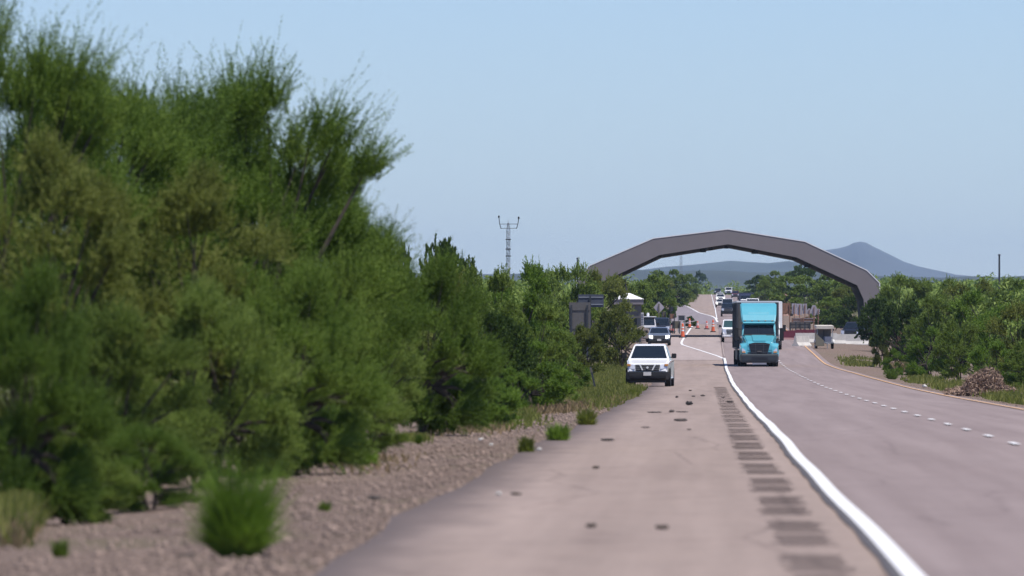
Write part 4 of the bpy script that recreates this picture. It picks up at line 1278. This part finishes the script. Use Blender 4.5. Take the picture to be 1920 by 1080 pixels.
    b = MB(); b.prism([(-.12, .24, 1.0), (-.16, .36, 1.10), (-.14, .70, 1.12), (.02, .80, 1.16), (.5, .78, 1.22), (.5, .30, 1.20)])
    bp = b.build('bumper', M['bumper_grey'], root, bevel=.03)
    b = MB(); b.slab([(-.50, -.15, .44), (.50, -.15, .44), (.50, -.145, .60), (-.50, -.145, .60)], t=.03, push=.014); b.build('bumper_vent', M['grille'], bp)
    b = MB(); b.box(-.44, .44, -.10, -.06, .14, .25); b.build('plate_strip', M['plate'], root)  # wide pale strip hung below the bumper for a pale band there
    # chassis, wheels
    b = MB(); b.box(-.45, .45, .9, 7.2, .65, .95); b.build('chassis', M['dark_steel'], root)
    for sx in (-1, 1):
        add_wheel(root, sx * 1.02, 1.05, .51, .32, 'truck')
        for yy in (5.6, 6.95):
            add_wheel(root, sx * .97, yy, .51, .56, 'truckd')
    # trailer
    t0, t1, tw = 5.5, 21.0, 1.32
    b = MB(); b.box(-tw, tw, t0, t1, 1.15, 4.10)
    tr = b.build('trailer', M['trailer_side'], root)
    b = MB(); b.box(-tw - .012, tw + .012, t0 - .03, t1, 4.04, 4.13); b.build('roof_rail', M['white_panel'], tr)
    b = MB()
    for sx in (-1, 1):
        b = MB(); b.box(sx * (tw - .05) - .06, sx * (tw - .05) + .06, t0 - .04, t0 - .004, 1.15, 4.03)
        b.build('corner_post', M['trailer_frame'], tr)
    for i in range(12):
        for sx in (-1, 1):
            b = MB(); yy = t0 + .6 + i * 1.25; b.box(sx * (tw + .008) - .012, sx * (tw + .008) + .012, yy, yy + .05, 1.2, 4.0)
            b.build('side_rib', M['trailer_frame'], tr)
    for sx in (-1, 1):
        b = MB(); b.box(sx * .9 - .06, sx * .9 + .06, 8.4, 8.55, .2, 1.15); b.build('landing_leg', M['dark_steel'], root)
        b = MB(); b.box(sx * 1.2 - .015, sx * 1.2 + .015, 9.2, 16.6, .42, 1.14); b.build('side_skirt', M['trailer_frame'], root)
        for yy in (18.2, 19.5):
            add_wheel(root, sx * .97, yy, .51, .56, 'truckd')
semi()

# ------------------------------------------------------------------ checkpoint furniture
def cone(label, px, yb, h, m, wide=1.0, group='traffic cones at the checkpoint'):
    Y = ground_Y(yb, px=px)
    p = on_road(px, Y); p.z += .03
    root = thing('traffic_cone', label, 'traffic cone', p, rnd.uniform(-.4, .4), group)
    b = MB(); r0 = .17 * wide
    b.lathe([(r0 * 1.05, .08), (r0, .10), (r0 * .55, h * .8), (r0 * .42, h * .96), (r0 * .2, h), (0, h)], 14)
    b.build('body', M[m], root, smooth=False)
    b = MB(); s_ = .25 * wide; b.prism([(-s_, 0, s_), (-s_, .05, s_), (-s_ * .75, .10, s_ * .75), (s_ * .75, .10, s_ * .75), (s_, .05, s_), (s_, 0, s_)]); b.build('base', M['rubber'], root)
    for z0, z1 in ((.46, .56), (.66, .76)):
        f = lambda z: r0 + (r0 * .55 - r0) * ((z * h - .10) / (h * .8 - .10)) + .006
        b = MB(); b.lathe([(f(z0), z0 * h), (f(z1), z1 * h)], 14); b.build('reflective_band', M['reflect'], root)
cone('largest orange traffic cone, nearest on the white diverging line', 1280, 634.5, 1.25, 'cone', 1.05)
cone('orange traffic cone just behind and right of the largest cone', 1293, 616, 1.0, 'cone', 1.0)
cone('small pinkish cone second from the right in the row', 1325, 618.5, .85, 'cone_pink', 1.0)
cone('small pinkish cone in the middle of the row behind the canopy shadow', 1308, 617.5, .8, 'cone_pink', 1.0)
cone('orange traffic cone rightmost of the row, beside the main lane', 1337, 624, 1.2, 'cone', 1.05)
cone('faded red cone leftmost, beside the black pickup', 1260, 624, .8, 'cone_pink', 1.15)

def post_sign(name, label, cat, px, Y, yc, wpx, hpx, m, posts=(0,), shape='rect', pm='dark_steel', pr=.05, rot=0.0, t=.03, front=False):
    """panel with its back to us on posts"""
    p = place(px, Y)
    s = Y / F
    zc = EYE + (VY - yc) * s - p.z
    W, H = wpx * s, hpx * s
    root = thing(name, label, cat, p, rot)
    b = MB()
    if shape == 'rect':
        q = [(-W / 2, 0, zc - H / 2), (W / 2, 0, zc - H / 2), (W / 2, 0, zc + H / 2), (-W / 2, 0, zc + H / 2)]
    elif shape == 'diamond':
        q = [(0, 0, zc - H / 2), (W / 2, 0, zc), (0, 0, zc + H / 2), (-W / 2, 0, zc)]
    else:   # octagon or round-topped
        q = [(W * .5 * math.cos(a), 0, zc + H * .5 * math.sin(a)) for a in [(k + .5) * math.pi / 4 for k in range(8)]]
    b.slab(q, t=t, push=0)
    b.build('panel', M[m], root, bevel=.008)
    for x in posts:
        b = MB(); x *= W / 2
        y = .07 if front else -.07
        b.box(x - pr, x + pr, y - .045, y + .035, -.3, zc + H * (.42 if shape == 'rect' else .30))
        b.build('post', M[pm], root)
    if shape == 'rect' and W > .9:
        for zz in (-.28, .28):
            b = MB(); b.box(-W * .47, W * .47, -.035, -.0325 + .03, zc + zz * H - .03, zc + zz * H + .03)
            b.build('brace', M['galv'] if m != 'sign_back' else M['sign_back'], root)
    return root
post_sign('road_sign', 'large grey sign back on two dark posts among the left bushes', 'sign', 1087, 465, 598, 40, 62, 'sign_back', (-.78, .72))
post_sign('road_sign', 'blue grey sign back rising behind the large grey one', 'sign', 1108, 520, 564, 48, 24, 'sign_blue', (-.05,))
post_sign('warning_sign', 'diamond shaped sign back on a post under the arch', 'sign', 1235.5, 735, 576.5, 21, 23, 'sign_pale', (0,), 'diamond', 'olive_panel')
post_sign('notice_board', 'olive slatted board beside the diamond sign post', 'sign', 1245, 790, 590, 8, 12, 'olive_panel', (-.8, .8))
post_sign('road_sign', 'small navy sign board at the left end of the ramp', 'sign', 1258, 900, 577, 8, 13, 'sign_dark', (0,))
post_sign('barricade', 'rust coloured barricade board left of the cones', 'barricade', 1260, 800, 593, 11, 9, 'wood', (-.8, .8))
post_sign('barricade', 'dark grey board on legs between the cones and the ramp', 'barricade', 1278, 815, 596, 14, 9, 'dark_steel', (-.85, .85), pm='galv')
post_sign('barricade', 'olive grey board standing low behind the largest cone', 'barricade', 1268, 800, 609, 16, 14, 'olive_panel', (-.8, .8))
for px, Y, yc, wp, hp, shp, lab in (
    (1489, 940, 579, 9, 20, 'rect', 'leftmost tall pale sign back in the row right of the teal truck'),
    (1499, 930, 580, 10, 21, 'rect', 'wide pale sign back second from left in the row'),
    (1509, 930, 579, 8, 19, 'rect', 'pale sign back in the middle of the row right of the teal truck'),
    (1517, 925, 584, 8, 12, 'oct', 'smaller pale sign back between two tall ones'),
    (1526, 915, 582, 12, 22, 'oct', 'octagonal pale sign back, largest at the right of the row'),
    (1534, 915, 585, 6, 12, 'rect', 'narrow pale sign back at the right end of the row')):
    post_sign('road_sign', lab, 'sign', px, Y, yc, wp, hp, 'sign_pale', (0,), shp, 'wood')
for px, Y, yc, wp, hp, lab in (
    (1474, 860, 578, 16, 20, 'rust brown stacked boards on posts right of the teal truck'),
    (1494, 850, 600, 20, 8, 'low rust brown rail board under the pale sign backs'),
    (1516, 850, 600, 24, 9, 'long rust brown rail board under the octagonal sign back')):
    post_sign('board_fence', lab, 'board', px, Y, yc, wp, hp, 'wood', (-.8, .8), 'rect', 'wood')
post_sign('board_fence', 'dull grey board standing behind the dark red barrier', 'board', 1500, 800, 610, 40, 12, 'sign_back', (-.9, 0, .9))

def barrier(label, px, Y, rot, m='concrete', L=3.4, H=.82, name='concrete_barrier', group='barriers on the right verge'):
    p = place(px, Y)
    root = thing(name, label, 'barrier', p, rot, group)
    prof_ = [(-.30, 0), (-.30, .08), (-.12, .33), (-.075, H), (.075, H), (.12, .33), (.30, .08), (.30, 0)]
    n = len(prof_)
    b = MB(); v = [(x, y, z) for x in (-L / 2, L / 2) for y, z in prof_]
    b.add(v, [tuple(range(n)), tuple(range(2 * n - 1, n - 1, -1))] + [(i, (i + 1) % n, n + (i + 1) % n, n + i) for i in range(n)])
    b.build('body', M[m], root, bevel=.015)
    for x in (-L * .3, L * .3):
        b = MB(); b.box(x - .25, x + .25, -.31, .31, -.02, .05); b.build('lifting_slot', M['dark_steel'], root)
barrier('short concrete barrier seen end on at the right road edge', 1503, 668, R(72))
barrier('concrete barrier behind the solar trailer', 1530, 700, R(-3))
barrier('long concrete barrier left of the right arch leg', 1578, 695, R(2), L=2.6)
barrier('concrete barrier end partly under the tree at the arch leg', 1616, 692, R(-5), L=2.6)
barrier('left dark red plastic barrier beside the teal truck', 1486, 728, R(2), 'maroon', 1.7, .95, 'plastic_barrier')
barrier('right dark red plastic barrier, longer, below the sign backs', 1512, 722, R(-2), 'maroon', 1.9, .95, 'plastic_barrier')
for px, lab in ((1492, 'left dark stub post standing above the dark red barriers'), (1509, 'right dark stub post standing above the dark red barriers')):
    p = place(px, 735)
    b = MB(); b.box(-.06, .06, -.06, .06, -.2, 1.45); b.box(-.08, .08, -.08, .08, 1.45, 1.5)
    tag(b.build('stub_post', M['dark_steel'], None, loc=p), lab, 'post')

def solar_trailer():
    p = place(1548, 655)
    root = thing('solar_trailer', 'small solar camera trailer with pale canopy top on the right verge', 'trailer', p, R(6))
    b = MB(); b.box(-.60, .60, .1, 2.1, .42, .55); b.build('chassis', M['galv'], root, bevel=.01)
    b = MB(); b.box(-.05, .50, .15, 1.2, .55, .95); b.build('battery_box', M['panel_blue'], root, bevel=.02)
    b = MB(); b.prism([(.4, 1.52, .68), (.38, 1.78, .68), (1.9, 1.84, .68), (1.9, 1.70, .68)]); b.build('canopy', M['canopy_tan'], root, bevel=.02)
    b = MB(); b.box(-.58, .58, 1.3, 1.4, .56, 1.52); b.build('cabinet', M['sign_back'], root, bevel=.01)
    b = MB(); b.box(-.02, .02, 1.24, 1.31, .75, 1.45); b.build('cabinet_seam', M['dark_steel'], root)
    for x in (-.6, .6):
        for y in (.5, 1.8):
            b = MB(); b.box(x - .025, x + .025, y - .025, y + .025, .54, 1.55); b.build('post', M['galv'], root)
        add_wheel(root, x * 1.05, 1.0, .28, .18, 'w0.28')
        b = MB(); b.prism([(.62, .50, .11), (.66, .64, .11), (.85, .72, .11), (1.15, .72, .11), (1.34, .64, .11), (1.38, .50, .11), (1.30, .50, .11), (1.1, .62, .11), (.9, .62, .11), (.7, .5, .11)])
        o = b.build('mudguard', M['white_panel'], root); o.location = (x * 1.08, 0, 0)
    b = MB(); b.slab([(-.80, -.05, .22), (-.12, -.05, .22), (-.12, .0, .62), (-.80, .10, 1.25)], t=.05); b.build('folded_ramp', M['olive_panel'], root)
    b = MB(); b.tube([(0, .1, .46), (0, -1.1, .40)], .05); b.tube([(0, -1.0, .42), (0, -1.0, 0)], .03); b.build('tow_bar', M['galv'], root)
solar_trailer()

def booth():
    Y = 690
    p = place(1180, Y)
    s = Y / F
    root = thing('checkpoint_booth', 'checkpoint booth with pale hipped roof and dark spire among trees', 'booth', p)
    z = lambda y: EYE + (VY - y) * s - p.z
    b = MB(); b.box(-1.0, .95, .25, 2.4, -.2, z(571)); b.build('wall', M['sign_back'], root)
    b = MB(); b.box(-1.25, 1.12, 0, 2.7, z(571), z(561)); b.build('fascia', M['arch'], root, bevel=.01)
    zt = z(549.5); ze = z(561) + .004
    b = MB(); b.add([(-1.32, -.07, ze), (1.19, -.07, ze), (1.19, 2.77, ze), (-1.32, 2.77, ze), (-.45, 1.1, zt), (.05, 1.1, zt), (.05, 1.7, zt), (-.45, 1.7, zt)],
                    [(3, 2, 1, 0), (0, 1, 5, 4), (1, 2, 6, 5), (2, 3, 7, 6), (3, 0, 4, 7), (4, 5, 6, 7)])
    b.build('roof', M['white_panel'], root)
    x = at(1173, Y) - p.x
    b = MB(); b.lathe([(.24, zt - .12), (.20, zt + .10), (.10, zt + .42), (.04, zt + .8), (.01, z(525)), (0, z(525))], 8, 'z', (x, 1.4, 0)); b.build('spire', M['soffit'], root)
    b = MB(); b.box(-.5, .6, .21, .247, 1.1, 2.0); b.build('window', M['glass'], root)
    b = MB(); b.box(.64, .9, .215, .247, 0, 2.0); b.build('door', M['dark_steel'], root)
booth()

def mast():
    Y = 620
    p = place(953, Y); s = Y / F
    z = lambda y: EYE + (VY - y) * s - p.z
    root = thing('radio_mast', 'slim lattice mast with two raised arms above the left trees', 'mast', p)
    r = .13
    legs = [(r * math.cos(a), r * math.sin(a)) for a in (0.5, 2.6, 4.7)]
    zt = z(418)
    for x, y in legs:
        b = MB(); b.tube([(x, y, -.3), (x, y, z(432)), (x * .35, y * .35, zt)], .028, 6); b.build('mast_leg', M['galv'], root)
    b = MB(); n = 22
    for i in range(n):
        z0 = .3 + i * (z(432) - .3) / n; z1 = .3 + (i + 1) * (z(432) - .3) / n
        for k in range(3):
            a, c = legs[k], legs[(k + 1) % 3]
            b.tube([(*a, z0), (*c, z1)], .013, 4)
    b.build('lattice', M['galv'], root)
    for yy in (449, 467, 480):
        b = MB(); b.box(-.19, .19, -.19, .19, z(yy) - .035, z(yy) + .035); b.build('collar', M['dark_steel'], root)
    xl, xr = (at(938, Y) - p.x), (at(970, Y) - p.x)
    for y_ in (420, 428):
        b = MB(); b.tube([(xl + (.05 if y_ == 428 else -.05), 0, z(y_)), (xr - (.05 if y_ == 428 else -.05), 0, z(y_))], .02, 6); b.build('crossarm', M['dark_steel'], root)
    for x, yt in ((xl, 407), (xr, 409)):
        b = MB(); b.tube([(x + (.06 if x < 0 else -.06), 0, z(429)), (x - (.05 if x < 0 else -.05), 0, z(419)), (x - (.10 if x < 0 else -.10), 0, z(yt))], .03, 6)
        up_ = b.build('arm', M['dark_steel'], root)
        b = MB(); xx = x - (.10 if x < 0 else -.10)
        b.lathe([(0, -.05), (.06, -.05), (.07, .02), (.05, .10), (0, .12)], 8, 'z', (xx, 0, z(yt))); b.box(xx - .05, xx + .05, -.2, .0, z(yt) - .02, z(yt) + .08); b.build('camera_head', M['soffit'], up_)
    b = MB(); b.tube([(0, 0, zt), (0, 0, z(412))], .012, 5); b.build('lightning_rod', M['galv'], root)
mast()

def lattice_tower():
    Y = 2600
    p = place(1277, Y); s = Y / F
    z = lambda y: EYE + (VY - y) * s - p.z
    root = thing('lattice_tower', 'thin far lattice tower seen under the left half of the arch', 'tower', p)
    H = z(472)
    for sx, sy in ((-1, -1), (1, -1), (1, 1), (-1, 1)):
        b = MB(); b.tube([(sx * .5, sy * .5, -.3), (sx * .22, sy * .22, H)], .06, 4); b.build('tower_leg', M['galv'], root)
    b = MB()
    for i in range(10):
        z0, z1 = H * i / 10, H * (i + 1) / 10
        w0, w1 = .5 - .28 * i / 10, .5 - .28 * (i + 1) / 10
        for q in ((1, -1), (-1, -1)):
            b.tube([(q[0] * w0, q[1] * w0, z0), (-q[0] * w1, q[1] * w1, z1)], .03, 4)
            b.tube([(q[0] * w0, -q[1] * w0, z0), (-q[0] * w1, -q[1] * w1, z1)], .03, 4)
    b.build('lattice', M['galv'], root)
lattice_tower()

def pole(label, px, Y, top, r, name='utility_pole'):
    p = place(px, Y)
    H = EYE + (VY - top) * Y / F - p.z
    root = thing(name, label, 'pole', p)
    b = MB(); b.tube([(0, 0, -.3), (0, 0, H)], [r, r * .8], 8); b.build('shaft', M['dark_steel'], root)
    b = MB(); b.lathe([(0, H), (r * 1.3, H), (r * 1.3, H + .08), (0, H + .12)], 8); b.build('cap', M['dark_steel'], root)
pole('lone dark pole above the right thicket', 1873, 760, 479, .10)
pole('short dark pole top left of the arch', 1082.5, 560, 486, .045)

def marker_post():
    p = place(1118, 268 if False else ground_Y(736, px=1118))
    root = thing('marker_post', 'dark metal post leaning left on the verge before the pickup', 'post', p)
    root.rotation_euler = (0, R(-13), 0)
    Y = p.y; H = (736 - 687) * Y / F
    b = MB(); b.box(-.035, .035, -.01, .01, -.25, H); b.box(-.010, .010, .0, .035, -.25, H); b.build('shaft', M['dark_steel'], root)
    b = MB(); b.box(-.045, .045, -.018, -.011, H - .22, H - .04); b.build('reflector', M['olive_panel'], root)
marker_post()

# ------------------------------------------------------------------ debris on the shoulder, stones on the gravel
def scrap(name, label, cat, px, yb, wpx, hpx, m, seed, group=None, deep=None):
    Y = ground_Y(yb, px=px)
    X = at(px, Y)
    on = X > lerp(LEFT, Y)
    z = (rz(X, Y) + .012) if on else gz(X, Y)
    W = wpx * Y / F; H = hpx * Y / F
    bm = bmesh.new()
    bmesh.ops.create_icosphere(bm, subdivisions=2, radius=1.0)
    r_ = random.Random(seed)
    a, c = r_.uniform(0, 6), r_.uniform(0, 6)
    for v in bm.verts:
        k_ = 1 + .22 * math.sin(v.co.x * 4 + a) * math.cos(v.co.y * 5 + c) + r_.uniform(-.14, .14)
        v.co = Vector((v.co.x * W / 2 * k_, v.co.y * (deep or W * .4) * k_, max(-.004, (v.co.z * .5 + .35) * H * k_)))
    me = bpy.data.meshes.new(name); bm.to_mesh(me); bm.free()
    me.materials.append(M[m])
    o = obj(name, me, None, (X, Y, z))
    o.rotation_euler = (0, 0, r_.uniform(-.3, .3))
    tag(o, label, cat, group)
DG = 'dark scraps of tyre and clods on the shoulder'
scrap('dirt_clod', 'black rounded clod, tallest lump on the shoulder', 'debris', 1292, 762, 14, 8, 'rubber', 1, DG)
scrap('tyre_scrap', 'long flat dark tyre scrap below the black rounded clod', 'debris', 1277, 793, 26, 5, 'clod', 2, DG)
scrap('tyre_scrap', 'thin dark strip left of the clods on the shoulder', 'debris', 1227, 777, 26, 2.5, 'clod', 3, DG)
scrap('dirt_clod', 'dark clod with trailing crumbs behind the long flat scrap', 'debris', 1259, 776, 11, 5, 'clod', 4, DG)
scrap('tyre_scrap', 'thin crumbled strip right of the dark clod', 'debris', 1279, 776, 24, 2.2, 'clod', 14, DG)
scrap('dirt_clod', 'small dark v shaped scrap behind the black rounded clod', 'debris', 1269, 748, 6, 4, 'clod', 5, DG)
scrap('dirt_clod', 'tiny dark scrap farthest up the shoulder', 'debris', 1294, 735, 6, 2.5, 'clod', 6, DG)
scrap('dirt_clod', 'small dark scrap left of a pair behind the black clod', 'debris', 1300, 746, 8, 2.5, 'clod', 7, DG)
scrap('dirt_clod', 'small dark scrap right of a pair behind the black clod', 'debris', 1318, 745, 10, 3, 'clod', 8, DG)
scrap('dirt_clod', 'brown scrap nearest the white line on the shoulder', 'debris', 1369, 757, 14, 3.5, 'clod', 9, DG)
scrap('dirt_clod', 'tiny brown scrap above the one near the white line', 'debris', 1356, 748, 8, 2, 'clod', 10, DG)
scrap('tyre_scrap', 'dark curled scrap alone in the left half of the shoulder', 'debris', 1140, 831, 26, 5, 'clod', 11, DG)
scrap('tyre_scrap', 'small flat scrap at the far left third of the shoulder', 'debris', 1211, 806, 16, 2.5, 'clod', 12, DG)
scrap('dirt_clod', 'small faint scrap right of the small flat one', 'debris', 1292, 810, 8, 2.5, 'clod', 13, DG)
scrap('dirt_clod', 'brown scrap in the near middle of the shoulder, left of two', 'debris', 1108, 997, 22, 8, 'bark', 15, DG)
scrap('dirt_clod', 'brown scrap in the near middle of the shoulder, right of two', 'debris', 1242, 1000, 24, 8, 'bark', 16, DG)
scrap('dirt_clod', 'dark scrap near the dusty left edge of the shoulder', 'debris', 968, 935, 22, 5, 'bark', 17, DG)
scrap('dirt_clod', 'small brown scrap below the dark curled one', 'debris', 1117, 884, 14, 5, 'bark', 18, DG)
scrap('stone', 'pale stone on the gravel at the shoulder edge by the narrow tuft', 'stone', 1011, 850, 9, 6, 'concrete', 21)
scrap('stone', 'white stone at the dusty shoulder edge, left middle', 'stone', 935, 935, 12, 7, 'concrete', 22)
scrap('stone', 'pale stone on the gravel in front of the large rounded bush', 'stone', 902, 828, 11, 7, 'concrete', 23)
scrap('stone', 'smaller pale stone right of the one before the rounded bush', 'stone', 921, 836, 8, 5, 'concrete', 24)
scrap('stone', 'pale stone on the right verge by the small green weed', 'stone', 1733, 728, 10, 6, 'concrete', 25)
scrap('stone', 'dark flat stone on the right verge left of the grass', 'stone', 1703, 716, 14, 5, 'stone', 26)
scrap('stone', 'dark stone on the left gravel right of the tall grass clump', 'stone', 702, 938, 26, 9, 'clod', 27)
scrap('branch', 'dark fallen twig bundle on the left gravel', 'branch', 350, 1043, 44, 7, 'clod', 28, None, .03)
